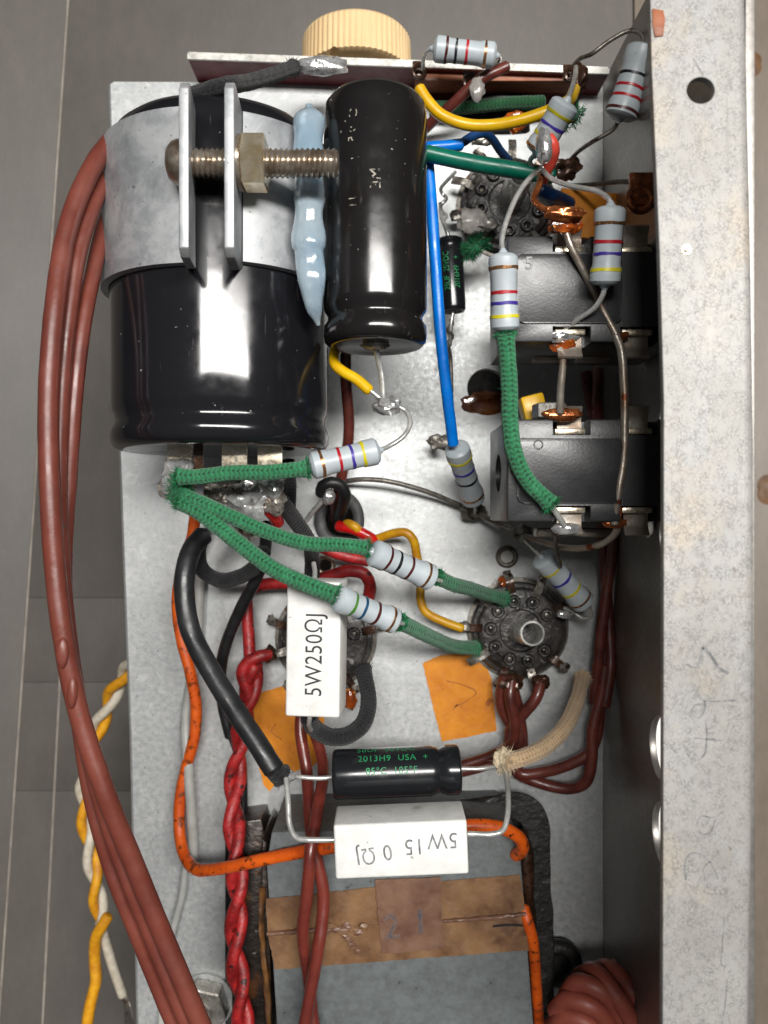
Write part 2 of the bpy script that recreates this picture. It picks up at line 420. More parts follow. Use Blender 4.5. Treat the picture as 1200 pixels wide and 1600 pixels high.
M['solder_dull'] = mat('dull_solder', (166, 162, 154), (104, 97, 87), rough=.38, metal=.6, vs=.6, bump=(1.0, .15), specks=[((60, 46, 34), .7, .58, .06)])
M['flux'] = mat('amber_flux', (176, 82, 26), (86, 40, 16), rough=.12, vs=.5, bump=(.9, .15), coat=.6, sss=.1, specks=[((226, 150, 70), .8, .62, .06)])
M['copper'] = mat('fluxed_copper', (190, 112, 62), (120, 62, 32), rough=.22, metal=.75, vs=.6, bump=(1, .08), coat=.4)
M['brownlug'] = mat('browned_lug', (86, 58, 42), (46, 32, 24), rough=.3, metal=.5, vs=.5, bump=(1, .1), coat=.3)
def res_mat():
    b = NB('resistor_enamel'); co = b.coords()
    c = b.ramp(b.noise(co, .35, 3), [(.3, lin((166, 175, 180))), (.7, lin((180, 188, 192)))])
    c = b.mix(b.g(b.noise(co, 1.2, 2), (.74, 0), (.77, 1)), c, lin((110, 108, 104)))
    b.bump(b.noise(co, .5, 2), .08, .5)
    return b.set(Base_Color=c, Roughness=.42, Coat_Weight=.15, Coat_Roughness=.3)
M['res'] = res_mat()
for k, c in dict(brown=(74, 26, 20), black=(22, 22, 24), red=(176, 22, 36), violet=(66, 48, 150), yellow=(208, 196, 30), green=(74, 128, 50), blue=(24, 70, 100)).items():
    M['band_'+k] = mat('band_'+k, c, rough=.4, vs=.8)
M['band_gold'] = mat('band_gold', (214, 160, 112), (170, 118, 76), rough=.28, metal=.9, vs=.8)
M['ceramic'] = mat('white_cement', (226, 226, 223), (212, 212, 208), rough=.55, vs=.3, bump=(1.3, .05), specks=[((150, 146, 140), .8, .74, .03), ((176, 170, 160), .13, .66, .08)])
M['ink'] = mat('grey_print', (88, 88, 92), (150, 150, 152), rough=.6, vs=.9)
M['ink_dark'] = mat('dark_print', (30, 30, 34), (60, 60, 62), rough=.6, vs=.9)
M['greenprint'] = mat('green_print', (40, 150, 92), (26, 110, 68), rough=.5, vs=.9)
M['whiteprint'] = mat('worn_white_print', (176, 170, 156), (120, 114, 102), rough=.6, vs=.9)
M['greencloth'] = cloth('green_cloth', (48, 128, 84), (8, 52, 32), 22, 6, .2)
M['greenfibre'] = mat('green_fibre', (40, 132, 82), (14, 92, 52), rough=.9, vs=.8)
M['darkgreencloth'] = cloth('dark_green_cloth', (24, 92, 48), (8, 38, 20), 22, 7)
M['blackcloth'] = cloth('black_cloth', (34, 34, 36), (10, 10, 11), 26, 7, .12)
M['blackfibre'] = mat('black_fibre', (48, 48, 50), (28, 28, 30), rough=.9, vs=.8)
M['creamcloth'] = cloth('cream_cloth', (206, 178, 142), (160, 130, 96), 30, 9, .3)
M['creamfibre'] = mat('cream_fibre', (214, 196, 166), rough=.9)
M['redcloth'] = mat('red_lacquered_cloth', (168, 34, 34), (112, 14, 16), rough=.5, vs=.35, bump=(1.5, .14), coat=.08, coatr=.4, specks=[((58, 8, 8), .5, .64, .05)])
M['redwire'] = mat('red_wire', (196, 22, 20), (140, 12, 14), rough=.3, vs=.4, bump=(.9, .06), coat=.3)
M['salmon'] = mat('salmon_wire', (222, 84, 66), (190, 60, 48), rough=.4, vs=.4)
M['orange'] = mat('orange_wire', (214, 92, 18), (186, 70, 10), rough=.45, vs=.25, bump=(.8, .05), specks=[((120, 54, 12), .5, .58, .08), ((50, 24, 10), .9, .68, .04)])
M['brownwire'] = mat('brown_wire', (112, 48, 38), (92, 36, 30), rough=.3, vs=.1, bump=(.5, .03), coat=.25, coatr=.25, specks=[((60, 26, 22), .8, .74, .02)])
M['brownleft'] = mat('brown_lead', (118, 60, 48), (98, 46, 37), rough=.42, vs=.09, bump=(.6, .05), coat=.08, coatr=.3, specks=[((80, 66, 62), .7, .76, .02)])
M['coil'] = mat('pinkish_brown_wire', (150, 78, 62), (128, 62, 50), rough=.5, vs=.12, bump=(.5, .04))
M['oldbrown'] = mat('old_brown_wire', (106, 50, 40), (78, 34, 28), rough=.36, vs=.2, bump=(.5, .03), coat=.2)
M['yellow'] = mat('yellow_wire', (222, 178, 14), (206, 156, 8), rough=.35, vs=.2, bump=(.6, .02))
M['oldyellow'] = mat('old_yellow_wire', (206, 158, 22), (178, 120, 14), rough=.4, vs=.25, bump=(.6, .04))
M['blue'] = mat('blue_wire', (0, 120, 216), (0, 104, 198), rough=.32, vs=.2, bump=(.5, .02))
M['darkblue'] = mat('dark_blue_wire', (26, 70, 122), (18, 46, 84), rough=.35, vs=.3)
M['teal'] = mat('teal_wire', (2, 98, 78), (2, 82, 64), rough=.35, vs=.2, bump=(.5, .02))
M['blackwire'] = mat('black_wire', (30, 30, 31), (20, 20, 21), rough=.42, vs=.25, bump=(.8, .06))
M['shrink'] = mat('black_shrink_tube', (37, 38, 40), (27, 28, 30), rough=.4, vs=.12, bump=(.35, .10))
M['shrink2'] = mat('moulded_grey', (150, 150, 150), rough=.5)
M['greywire'] = mat('grey_wire', (168, 168, 164), (148, 148, 144), rough=.4, vs=.2)
M['whitewire'] = mat('off_white_cloth_wire', (206, 198, 182), (180, 170, 150), rough=.7, vs=.5, bump=(1.5, .1))
M['yellowcloth'] = mat('yellow_cloth_wire', (220, 158, 18), (190, 124, 8), rough=.6, vs=.4, bump=(1.4, .08))
M['jack'] = mat('black_jack_plastic', (38, 38, 40), (33, 33, 35), rough=.36, spec=.8, vs=.12, rv=.04, bump=(2.2, .02), specks=[((110, 108, 104), 1.4, .79, .02)])
M['contact'] = mat('contact_metal', (226, 216, 196), (196, 182, 158), rough=.3, metal=.85, vs=.6)
M['phen'] = mat('phenolic', (160, 96, 62), (128, 72, 46), rough=.55, vs=.4, stretch=(.3, 1, 1), bump=(1, .05))
M['phen2'] = mat('amber_varnish_edge', (108, 72, 38), (58, 40, 26), rough=.35, vs=.2, bump=(.8, .2))
M['socket'] = mat('socket_phenolic', (66, 62, 60), (30, 27, 25), rough=.42, vs=.3, bump=(.6, .35), specks=[((120, 116, 112), .6, .64, .05)])
M['pin'] = mat('pin_well', (26, 24, 24), (14, 13, 13), rough=.3, vs=.5, bump=(.9, .1))
M['redpaint'] = mat('red_oxide_paint', (122, 40, 48), (98, 28, 36), rough=.4, vs=.12, bump=(.6, .05))
M['whitealu'] = mat('bare_panel_edge', (214, 212, 206), (190, 188, 180), rough=.35, metal=.5, vs=.3)
M['knob'] = mat('cream_bakelite', (228, 198, 152), (218, 186, 138), rough=.35, vs=.08, bump=(.4, .03), sss=.08)
M['glue'] = mat('pale_blue_silicone', (200, 212, 218), (160, 186, 204), rough=.16, vs=.07, sss=.3, trans=.45, bump=(.22, .35), coat=.4)
M['tape'] = mat('orange_masking_tape', (226, 142, 14), (206, 122, 8), rough=.6, vs=.2, bump=(1.1, .08), specks=[((160, 86, 14), .22, .66, .06)])
M['tapemark'] = mat('worn_tape_mark', (150, 86, 26), (190, 116, 40), rough=.7, vs=.6)
M['fish'] = mat('grey_fish_paper', (98, 103, 104), (84, 88, 88), rough=.7, vs=.5, bump=(1.1, .06), specks=[((50, 52, 52), .5, .72, .03)])
M['brtape'] = mat('brown_paper_tape', (130, 98, 68), (96, 68, 46), rough=.38, vs=.13, bump=(.5, .16), specks=[((78, 50, 34), .2, .6, .1)])
M['brtape2'] = mat('dark_brown_paper_tape', (116, 86, 68), (92, 62, 48), rough=.45, vs=.2, bump=(.6, .08))
M['stamp'] = mat('stamp_ink', (62, 62, 70), (104, 80, 68), rough=.6, vs=.8)
M['iron'] = mat('rusty_lamination', (56, 44, 36), (36, 30, 26), rough=.4, metal=.4, vs=.2, bump=(.6, .2), coat=.3, specks=[((130, 124, 116), .7, .72, .02), ((92, 56, 28), .14, .6, .1)])
M['varnish'] = mat('black_varnished_wrap', (32, 30, 27), (19, 17, 16), rough=.55, vs=.3, bump=(.45, .5), coat=.05)
M['rubber'] = mat('grey_rubber', (92, 92, 93), (70, 70, 71), rough=.6, vs=.3, bump=(1, .05))
M['resin'] = mat('brown_resin', (58, 26, 10), (120, 66, 24), rough=.1, vs=.15, coat=1, coatr=.05, sss=.1)
M['clear'] = mat('clear_plastic', (196, 192, 186), (150, 146, 140), rough=.2, vs=.4, trans=.4, bump=(.5, .2))
M['pencil'] = mat('pencil', (84, 84, 86), (140, 140, 140), rough=.6, vs=.9)
M['paper'] = mat('hole_backing_white', (236, 234, 228), (230, 228, 222), rough=.8)  # white standing for the light seen through the wall holes and the eyelet
M['potcan'] = mat('dark_pot_can', (34, 30, 28), (22, 20, 19), rough=.5, metal=.4, vs=.3)
M['plug'] = mat('yellow_plastic', (232, 184, 16), (214, 164, 8), rough=.4)
# bench boards
def bench(name, c1, c2, knots=False):
    b = NB(name); co = b.coords(stretch=(1, .3, 1)); c2d = b.coords()
    gr = b.noise(co, .22, 5, .6); fine = b.noise(co, 1.1, 3, .6)
    c = b.ramp(gr, [(.3, lin(c1)), (.7, lin(c2))])
    c = b.mix(b.math('MULTIPLY', b.g(fine, (.4, 1), (.6, 0)), .14), c, tuple(x*.6 for x in lin(c1)[:3])+(1,))
    c = b.mix(b.math('MULTIPLY', b.g(b.noise(c2d, .04, 4, .6), (.45, 0), (.7, 1)), .3), c, tuple(x*.7 for x in lin(c1)[:3])+(1,))
    c = b.mix(b.g(b.noise(c2d, .8, 2), (.76, 0), (.79, 1)), c, tuple(min(1, x*1.8) for x in lin(c2)[:3])+(1,))
    b.bump(fine, .05, .6)
    return b.set(Base_Color=c, Roughness=.5)
M['bench'] = bench('grey_bench_laminate', (90, 86, 81), (97, 92, 87))
M['bench_r'] = bench('brown_bench_board', (108, 97, 86), (120, 109, 97))
M['seam'] = mat('seam_filler', (84, 80, 76), (74, 70, 67), rough=.6, vs=.1)
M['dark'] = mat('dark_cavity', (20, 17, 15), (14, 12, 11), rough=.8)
M['knot'] = mat('wood_knot', (70, 46, 24), (110, 76, 40), rough=.6, vs=.2)

#@@STRUCTURE
# ---------------------------------------------------------------- bench
ZT = -62
tb = add('bench_top', box((0, 0, ZT-6), (900, 900, 8), .5), M['seam'], label=None, kind='structure')
def pxt(x, y): q = P(x, y, ZT); return (q.x, q.y)
def seam_x(a, b, y): return a[0]+(b[0]-a[0])*(y-a[1])/(b[1]-a[1])
s1 = ((106, 0), (4, 1500)); s2 = ((112, 700), (74, 1450)); sR = ((990, 0), (1010, 1600))
g = 1.2
def pboard(xa, xb, ya, yb, m):
    return add('board', prism([pxt(xa(ya), ya), pxt(xb(ya), ya), pxt(xb(yb), yb), pxt(xa(yb), yb)], ZT-3, ZT, .25), m, tb)
rows = [(-900, 934), (934, 1066), (1066, 1236), (1236, 2600)]
L1 = lambda y: seam_x(*s1, y); L2 = lambda y: seam_x(*s2, y) if y > 300 else L1(y)+400
pboard(lambda y: -1400, lambda y: L1(y)-g, -900, 2600, M['bench'])
for ya, yb in rows:
    pboard(lambda y: L1(y)+g, lambda y: seam_x(*sR, y)-g, ya+.08, yb-.08, M['bench'])
pboard(lambda y: seam_x(*sR, y)+g, lambda y: 2600, -900, 2600, M['bench_r'])
M['line'] = mat('pale_seam_line', (176, 168, 158), (140, 132, 122), rough=.6, vs=.1)
for sa in (s1, s2):
    ys = (-200, 1800) if sa is s1 else (640, 1800)
    add('seam_line', prism([pxt(seam_x(*sa, ys[0])-1.0, ys[0]), pxt(seam_x(*sa, ys[0])+1.0, ys[0]), pxt(seam_x(*sa, ys[1])+1.0, ys[1]), pxt(seam_x(*sa, ys[1])-1.0, ys[1])], ZT-1.5, ZT+.03 if sa is s2 else ZT-.2), M['line'], tb)
for (x, y, rx, ry) in ((1176, 100, 13, 34), (1200, 765, 16, 30)):
    c = P(x, y, ZT); add('knot', lathe([(0, rx*.19), (.25, rx*.15), (.3, 0)], (c.x, c.y, ZT), (0, 0, 1), 24, lambda t, th: 1+.5*abs(math.cos(th))), M['knot'], tb)
pa = add('added_white_sheet', prism([(66, -40), (104, -38), (103, -112), (64, -113)], ZT+.02, ZT+.25), M['paper'], label='white paper sheet added out of view to brighten the round holes of the side wall', cat='paper')  # added out of view so that the wall holes look bright

# ---------------------------------------------------------------- chassis
ch = thing('amplifier_chassis', 'open grey zinc plated steel amplifier chassis with pitted side lip', 'chassis', (0, 0, -40))
def px0(x, y, z=0): q = P(x, y, z); return (q.x, q.y)
WX = 48.8; YT = 95.2
outl = [px0(172, 131), px0(178, 127), px0(300, 127.5), (WX, 95.8), (WX, -140), px0(230, 2040), px0(216, 1600), px0(205, 1150), px0(188, 700)]
rect = lambda a: [px0(*p) for p in a]
def rr_poly(pts, r=2.0, k=5):
    out = []; n = len(pts)
    for i in range(n):
        p, a, c = V(pts[i]), V(pts[i-1]), V(pts[(i+1) % n])
        d1 = (a-p).normalized(); d2 = (c-p).normalized(); A = p+d1*r; B_ = p+d2*r
        for j in range(k+1):
            t = j/k; q = A*(1-t)**2+p*2*t*(1-t)+B_*t*t; out.append((q.x, q.y))
    return out
holes = [rr_poly(rect([(668, 134), (905, 138), (902, 192), (672, 186)]), 1),
         rr_poly(rect([(352, 1278), (848, 1262), (875, 2000), (352, 2000)]), 2),
         circle(*px0(760, 606), 4.2), circle(*px0(792, 870), 1.9), circle(*px0(815, 985), 8.5), circle(*px0(508, 1000), 8.5), circle(*px0(795, 318), 8.5),
         circle(*px0(530, 812), 4.0, ry=5.0), circle(*px0(508, 884), 1.6)]
add('base_plate', sheet(outl, holes, 1.3), M['plate'], ch)
# folded left skirt and top skirt
skl = [px0(172, 131), px0(188, 700), px0(205, 1150), px0(216, 1600), px0(230, 2040)]
Vs, Fs = [], []
for x, y in skl:
    for dx, z in ((.25, -.05), (-.25, -.2), (-.62, -.7), (-.75, -1.4), (-.75, -42), (.4, -42), (.4, -1.4)): Vs.append(V((x+dx, y, z)))
for i in range(len(skl)-1):
    for k in range(7): Fs.append((i*7+k, i*7+(k+1) % 7, i*7+7+(k+1) % 7, i*7+7+k))
add('left_skirt', (Vs, Fs), M['plate'], ch)
# side wall with two round holes, and the inward lip
wl = sheet([(-140, -6), (95.8, -6), (95.8, 70), (-140, 70)], [circle(-41.8, 36.4, 5.6), circle(-56.6, 37.8, 5.6), circle(-4, 40, 4), circle(16, 40, 4)], 1.3)
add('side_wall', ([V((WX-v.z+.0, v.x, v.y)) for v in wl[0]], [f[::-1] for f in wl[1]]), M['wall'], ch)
lz = 70.0
def pxl(x, y): q = P(x, y, lz+1.3); return (q.x, q.y)
hc = pxl(1095, 141)
lipo = [pxl(1013, -150), pxl(1018, 100), pxl(1030, 380), pxl(1037, 620), pxl(1037, 1000), pxl(1035, 1750), pxl(1158, 1750), pxl(1166, 1300), pxl(1169, 1000), pxl(1169, 700), pxl(1165, 400), pxl(1158, 100), pxl(1152, -150)]
holel = [(hc[0]+math.cos(t*PI/15)*1.85*(1+.05*noise.noise(V((t, 0, 1)))), hc[1]+math.sin(t*PI/15)*1.75*(1+.05*noise.noise(V((t, 3, 1))))) for t in range(30)]
lp = sheet(lipo, [holel], 1.3)
add('top_lip', ([V((v.x, v.y, v.z+lz+1.3)) for v in lp[0]], lp[1]), M['lip'], ch)
# rounded outer bend of the lip
bend = [(1152, -150), (1158, 100), (1165, 400), (1169, 700), (1169, 1000), (1166, 1300), (1158, 1750)]
Vs, Fs = [], []
for x, y in bend:
    q = pxl(x, y)
    for dx, z in ((-.3, 1.312), (.3, 1.24), (.75, .95), (1.0, .5), (1.1, -.1), (1.1, -3), (.2, -3), (-.05, .1)): Vs.append(V((q[0]+dx, q[1], lz+z)))
for i in range(len(bend)-1):
    for k in range(8): Fs.append((i*8+k, i*8+8+k, i*8+8+(k+1) % 8, i*8+(k+1) % 8))
add('outer_bend', (Vs, Fs), M['lip'], ch)
q = P(1026, 36, lz+1.3); add('tape_remnant', prism([px0(1019, 14, lz+1.35), px0(1036, 17, lz+1.35), px0(1039, 30, lz+1.35), px0(1036, 57, lz+1.35), px0(1023, 58, lz+1.35), px0(1019.5, 40, lz+1.35)], lz+1.32, lz+1.5, .05), M['phen'], ch)
for (x, y, r, m) in ((1072, 390, .75, 'contact'),):
    q = P(x, y, lz+1.3); add('rivet', lathe([(0, r), (.12, r*.9), (.14, r*.5), (.05, r*.3), (.05, 0)], q, (0, 0, 1), 20), M[m], ch)
# handwriting on the lip: the strokes are read down the lip
def stroke(pts, wd=.16, parent=ch, z=lz+1.31, m='pencil', name='pencil_stroke'):
    cs = curve([P(x, y, z) for x, y in pts], .35); T, _, _ = frames(cs); Vs, Fs = [], []
    for i, c in enumerate(cs):
        n = V((-T[i].y, T[i].x, 0)); ww = wd*(.75+.5*abs(noise.noise(c*1.7)))
        j = V((noise.noise(c*2.1), noise.noise(c*2.1+V((5, 0, 0))), 0))*.08
        Vs += [c+n*ww/2+j, c-n*ww/2+j]
    for i in range(len(cs)-1): Fs.append((i*2, i*2+1, i*2+3, i*2+2))
    add(name, (Vs, Fs), M[m], parent)
for pts, wd in (([(1072, 1038), (1088, 1043), (1099, 1011)], .22), ([(1099, 1011), (1112, 1026), (1122, 1042), (1138, 1053)], .38),
                ([(1098, 1095), (1120, 1096), (1150, 1094)], .16), ([(1100, 1095), (1102, 1108), (1092, 1122), (1080, 1116), (1086, 1102), (1098, 1100)], .14),
                ([(1103, 1125), (1104, 1150), (1100, 1180), (1086, 1189), (1072, 1176)], .16), ([(1084, 1153), (1104, 1155), (1128, 1157)], .15),
                ([(1130, 1268), (1112, 1278), (1096, 1275), (1088, 1288)], .15), ([(1118, 1280), (1110, 1300), (1098, 1304), (1092, 1298)], .15),
                ([(1072, 1376), (1070, 1350), (1078, 1334), (1092, 1334), (1108, 1346), (1118, 1362), (1122, 1374)], .16), ([(1110, 1345), (1099, 1358), (1102, 1376)], .13),
                ([(1132, 1434), (1128, 1480), (1128, 1508), (1134, 1511)], .12), ([(1136, 1530), (1134, 1560), (1130, 1590)], .1), ([(1083, 92), (1099, 118)], .12)):
    stroke(pts, wd*1.4)
# front panel: red inside, bare bright top edge
pn = []
def panel(y0, y1, z0, z1, xl, xr, slope):
    return [V((x, y+slope*(x-xl), z)) for z in (z0, z1) for x, y in ((xl, y0), (xr, y0), (xr, y1), (xl, y1))]
BX = [(0, 3, 2, 1), (4, 5, 6, 7), (0, 1, 5, 4), (1, 2, 6, 5), (2, 3, 7, 6), (3, 0, 4, 7)]
fp = thing('front_panel', 'low front panel with dark red inner face and bright bare top edge', 'panel', (0, 96, -20))
sl = -.036
add('inner_face', (panel(95.9, 97.0, -20, 8.35, -41.5, 47.5, sl), BX), M['redpaint'], fp)
add('top_edge', (panel(95.85, 97.0, 8.37, 8.85, -41.6, 47.7, sl), BX), M['whitealu'], fp)
add('outer_face', (panel(97.02, 97.6, -20, 8.35, -41.5, 47.5, sl), BX), M['whitealu'], fp)
# eyelets
def eyelet(px, py, r, label, m='steel', fill=None, group=None):
    c = P(px, py, 0)
    t = thing('eyelet', label, 'eyelet', c)
    add('rim', ring([(0, r*1.75), (.25, r*1.72), (.55, r*1.4), (.5, r*1.1), (.1, r), (-1.2, r*.97), (-1.2, r*1.05), (0, r*1.1)], c, (0, 0, 1), 28), M[m], t)
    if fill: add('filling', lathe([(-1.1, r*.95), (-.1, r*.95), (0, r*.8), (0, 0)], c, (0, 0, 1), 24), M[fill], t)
eyelet(792, 870, 1.45, 'small eyelet with bore filled white for the light seen through it, between the lower jack and the socket', 'dull', 'paper')  # white disc in the bore stands for light showing through
eyelet(508, 884, 1.35, 'hollow eyelet beside the top of the upright white resistor', 'contact')

# ---------------------------------------------------------------- knob, potentiometer
kc = P(556, 200, -2); kn = thing('control_knob', 'round ribbed cream plastic knob in front of the panel', 'knob', (-6.2, 100, -15))
kb = lathe([(0, 11.2), (.4, 12.4), (7.9, 12.2), (8.7, 11.6), (9.0, 10.6), (9.0, 0)], (-6.2, 97.75, -2.8), (0, 1, 0), 288, lambda t, th: 1-.024*(.5+.5*math.cos(th*60))**2 if .3 < t < 8.2 else 1)
q = P(521, 76, 9); kb = boolean((kb[0], kb[1]), [lathe([(-4, 1.25), (4, 1.25)], (q.x, q.y-.6, 8.3), (0, 0, 1), 20)])
add('ribbed_body', kb, M['knob'], kn, 50)
pt = thing('potentiometer', 'dark round potentiometer behind a brown phenolic strip at the panel', 'potentiometer', (26, 88, -8))
add('wafer', box((25.2, 93.2, 4.4), (37, 1.9, 5.0), .12), M['phen'], pt)
add('body', lathe([(0, 9.5), (.5, 10), (7.2, 10), (7.7, 9.6), (7.7, 0)], (26, 84.2, -7.6), (0, 1, 0), 40), M['potcan'], pt)
add('shade_block', box((26.5, 88.6, -14), (32, 7.2, 10), .6), M['dark'], pt)  # dark block added to paint in the shade below the potentiometer
for (x, y, z) in ((655, 112, 11), (735, 128, 12), (893, 118, 14)):
    q = P(x, y, z); add('terminal', merge(box(q+V((0, 1.6, -2)), (2.6, 3.4, .5), .12), torus(q, (.2, 0, 1), 1.3, .45, 18, 8)), M['brownlug'], pt)

# ---------------------------------------------------------------- big can capacitor with clamp
CX, CZ, CR = -30.4, 28.0, 20.0
bc = thing('can_capacitor', 'large glossy black can capacitor held by a grey metal clamp', 'capacitor', (CX, 40, 0))
y0, y1 = 11.3, 69.4
prof = [(0, CR-2.6), (.05, CR-1.6), (.5, CR-.6), (1.3, CR-.1), (2.6, CR+.1), (3.5, CR-.05), (4.6, CR-.55), (5.6, CR-.62), (6.6, CR-.2), (7.8, CR), (12, CR), (30, CR), (48, CR), (54.5, CR-.1), (56.5, CR-.7), (57.8, CR-2.2), (58.3, CR-4.2), (58.4, 0)]
add('can_sleeve', lathe(prof, (CX, y0, CZ), (0, 1, 0), 96, lambda t, th: 1+.004*noise.noise(V((t*.15, math.cos(th)*2, math.sin(th)*2)))), M['can'], bc)
add('end_disc', lathe([(1.0, CR-2.5), (1.0, CR-6), (.2, CR-6.4), (.2, 0)], (CX, y0+.2, CZ), (0, 1, 0), 64), M['dark'], bc)
for i, (xa, xb, z) in enumerate(((262, 300, 35), (303, 318, 37), (347, 386, 37), (403, 441, 36))):
    qa, qb = P(xa, 720, z), P(xb, 720, z); wd = qb.x-qa.x
    add('terminal', strip([((qa.x+qb.x)/2, y0+1.5, z), ((qa.x+qb.x)/2, y0-2.2, z), ((qa.x+qb.x)/2, y0-5.2, z-.6)], (1, 0, 0), wd, .5), M['contact'] if i != 1 else M['brownlug'], bc)
for i, (x, y, z, r, sd, m) in enumerate(((282, 748, 36, (3.0, 3.2, 2.2), 1, 'solder'), (262, 762, 35, (1.6, 2.0, 1.6), 5, 'solder_dull'), (388, 778, 33, (3.6, 3.6, 2.4), 2, 'solder'), (425, 748, 35, (2.6, 3.2, 1.8), 3, 'solder'), (345, 772, 33, (3.0, 2.0, 1.4), 7, 'solder_dull'), (430, 782, 33, (2.0, 2.4, 1.6), 9, 'solder_dull'), (385, 832, 22, (2.4, 1.6, 1.5), 11, 'solder_dull'))):
    add('solder_joint', blob(P(x, y, z), r, sd, .45, .8), M[m], bc)
# clamp band (part of the clamp, which lifts away from the can)
cl = thing('capacitor_clamp', 'grey galvanised band clamp with two upright ears around the large can', 'clamp', (CX, 52, 6))
TXA, TXB = -31.2, -24.0
def band(th0, th1, ya, yb, ri, ro, n=40):
    Vs, Fs = [], []
    for k in range(n+1):
        th = th0+(th1-th0)*k/n; d = V((math.sin(th), 0, math.cos(th)))
        for r, y in ((ri, ya), (ro, ya+.12), (ro+.02, ya+.3), (ro+.02, yb-.3), (ro, yb-.12), (ri, yb)):
            Vs.append(V((CX, y, CZ))+d*r)
    for k in range(n):
        for i in range(6): Fs.append((k*6+i, k*6+(i+1) % 6, k*6+6+(i+1) % 6, k*6+6+i))
    Fs += [tuple(range(6))[::-1], tuple(n*6+i for i in range(6))]
    return Vs, Fs
ri, ro = CR+.15, CR+1.45
tha = math.asin((TXA-.6-CX)/ro); thb = math.asin((TXB+.9-CX)/ro)
add('band', band(tha-.01, -2.5, 40.0, 65.4, ri, ro), M['galv'], cl)
add('band', band(thb+.01, 2.5, 40.6, 65.2, ri, ro), M['galv'], cl)
def ear(x, zb, tilt, flare):
    poly = [(40.0, zb), (39.0, zb+2.5), (38.6, 56.4), (39.6, 58.2), (63.6, 58.2), (65.2, 56.6), (65.4, zb)]
    Vs = []
    for dx in (-.75, .75):
        for (y, z) in poly: Vs.append(V((x+dx+(z-50)*tilt+(flare if z < zb+1 else 0), y, z)))
    n = len(poly); Fs = [tuple(range(n)), tuple(range(n, 2*n))[::-1]]+[(i, i+n, (i+1) % n+n, (i+1) % n) for i in range(n)]
    bm = bmesh.new(); vv = [bm.verts.new(v) for v in Vs]; [bm.faces.new([vv[i] for i in f]) for f in Fs]
    bmesh.ops.recalc_face_normals(bm, faces=bm.faces); bmesh.ops.bevel(bm, geom=bm.edges[:], offset=.22, segments=2, profile=.5, affect='EDGES'); bm.verts.index_update()
    g_ = ([v.co.copy() for v in bm.verts], [tuple(v.index for v in f.verts) for f in bm.faces]); bm.free(); return g_
add('ear', ear(-30.9, 47.2, .11, -.3), M['galv'], cl); add('ear', ear(-23.9, 46.4, .085, .3), M['galv'], cl)
bt = thing('clamp_bolt', 'long dull bolt with nut drawing the clamp ears together', 'bolt', (-22, 54.5, 50))
bz = 53.2; by = 54.4
th_ = [(0, 1.2)]
x = .3
while x < 26.2: th_ += [(x, 1.95), (x+.35, 2.25), (x+.7, 1.95)]; x += .82
th_ += [(x, 1.9), (x+.25, 1.5), (x+.25, 0)]
add('threaded_shank', lathe(th_, (-33.8, by, bz), (1, 0, 0), 24), M['bronze'], bt, 25)
add('head', lathe([(0, 0), (.05, 1.2), (.5, 2.5), (1.2, 3.2), (2.1, 3.55), (2.9, 3.6), (2.9, 0)], (-34.0, by, bz), (1, 0, 0), 32), M['bronze'], bt)
add('nut', hexprism((-22.0, by, bz), (1, 0, 0), 4.35, 3.7, 2.0, R_(2)), M['nut'], bt, 20)
add('washer', ring([(0, 2.2), (0, 4.2), (.6, 4.2), (.6, 2.2)], (-22.6+.0, by, bz), (1, 0, 0), 28), M['bronze'], bt)

# ---------------------------------------------------------------- smaller black capacitor
SX, SZ, SR = -1.5, 40.0, 8.9
sc_ = thing('tall_capacitor', 'tall black capacitor glued against the side of the large can', 'capacitor', (SX, 50, SZ-SR))
prof = [(.3, SR-2.2), (0, SR-1.6), (.1, SR-.9), (.8, SR-.2), (1.8, SR), (3.4, SR-.1), (4.3, SR-.75), (5.2, SR-.75), (6.2, SR-.1), (7.4, SR), (20, SR), (39, SR), (41.2, SR-.3), (42.3, SR-1.2), (42.8, SR-2.6), (42.8, 0)]
add('can_sleeve', lathe(prof, (SX, 28.4, SZ), (0, 1, 0), 72, lambda t, th: 1+.005*noise.noise(V((t*.2, math.cos(th)*2, math.sin(th)*2+9)))), M['can2'], sc_)
add('end_disc', lathe([(1.1, SR-2.0), (.9, SR-5.8), (.2, SR-6.2), (.1, 0)], (SX, 28.5, SZ), (0, 1, 0), 48), M['rubber'], sc_)
add('end_rivet', lathe([(0, 0), (.1, 1.6), (.6, 2.2), (1.0, 2.3)], (SX+.1, 27.8, SZ+.3), (0, 1, 0), 24), M['solder_dull'], sc_)
add('lead', tube([(SX+.1, 28, SZ+.3), P(592, 565, 39), P(597, 590, 38.5), P(599, 622, 38)], .55), M['tin'], sc_)
for s, t0, th, sz in (('ME', 25.5, .02, 2.6), ('1', 29, -.35, 2.2), ('0 5', 33, -.42, 2.0), ('C', 36.5, -.40, 2.2), ('11', 22, -.40, 2.2)):
    g_ = text(s, sz); g_ = ([V((-v.x, -v.y, 0)) for v in g_[0]], g_[1])
    # letters worn to fragments: only the faces that survive the wear are kept
    keep = [f for f in g_[1] if noise.noise(g_[0][f[0]]*1.6+V((t0, 0, 0))) > .02]
    gg = wrap_text((g_[0], keep), (SX, 28.4, SZ), (0, 1, 0), SR, t0, th)
    add('worn_lettering', gg, M['whiteprint'], sc_)
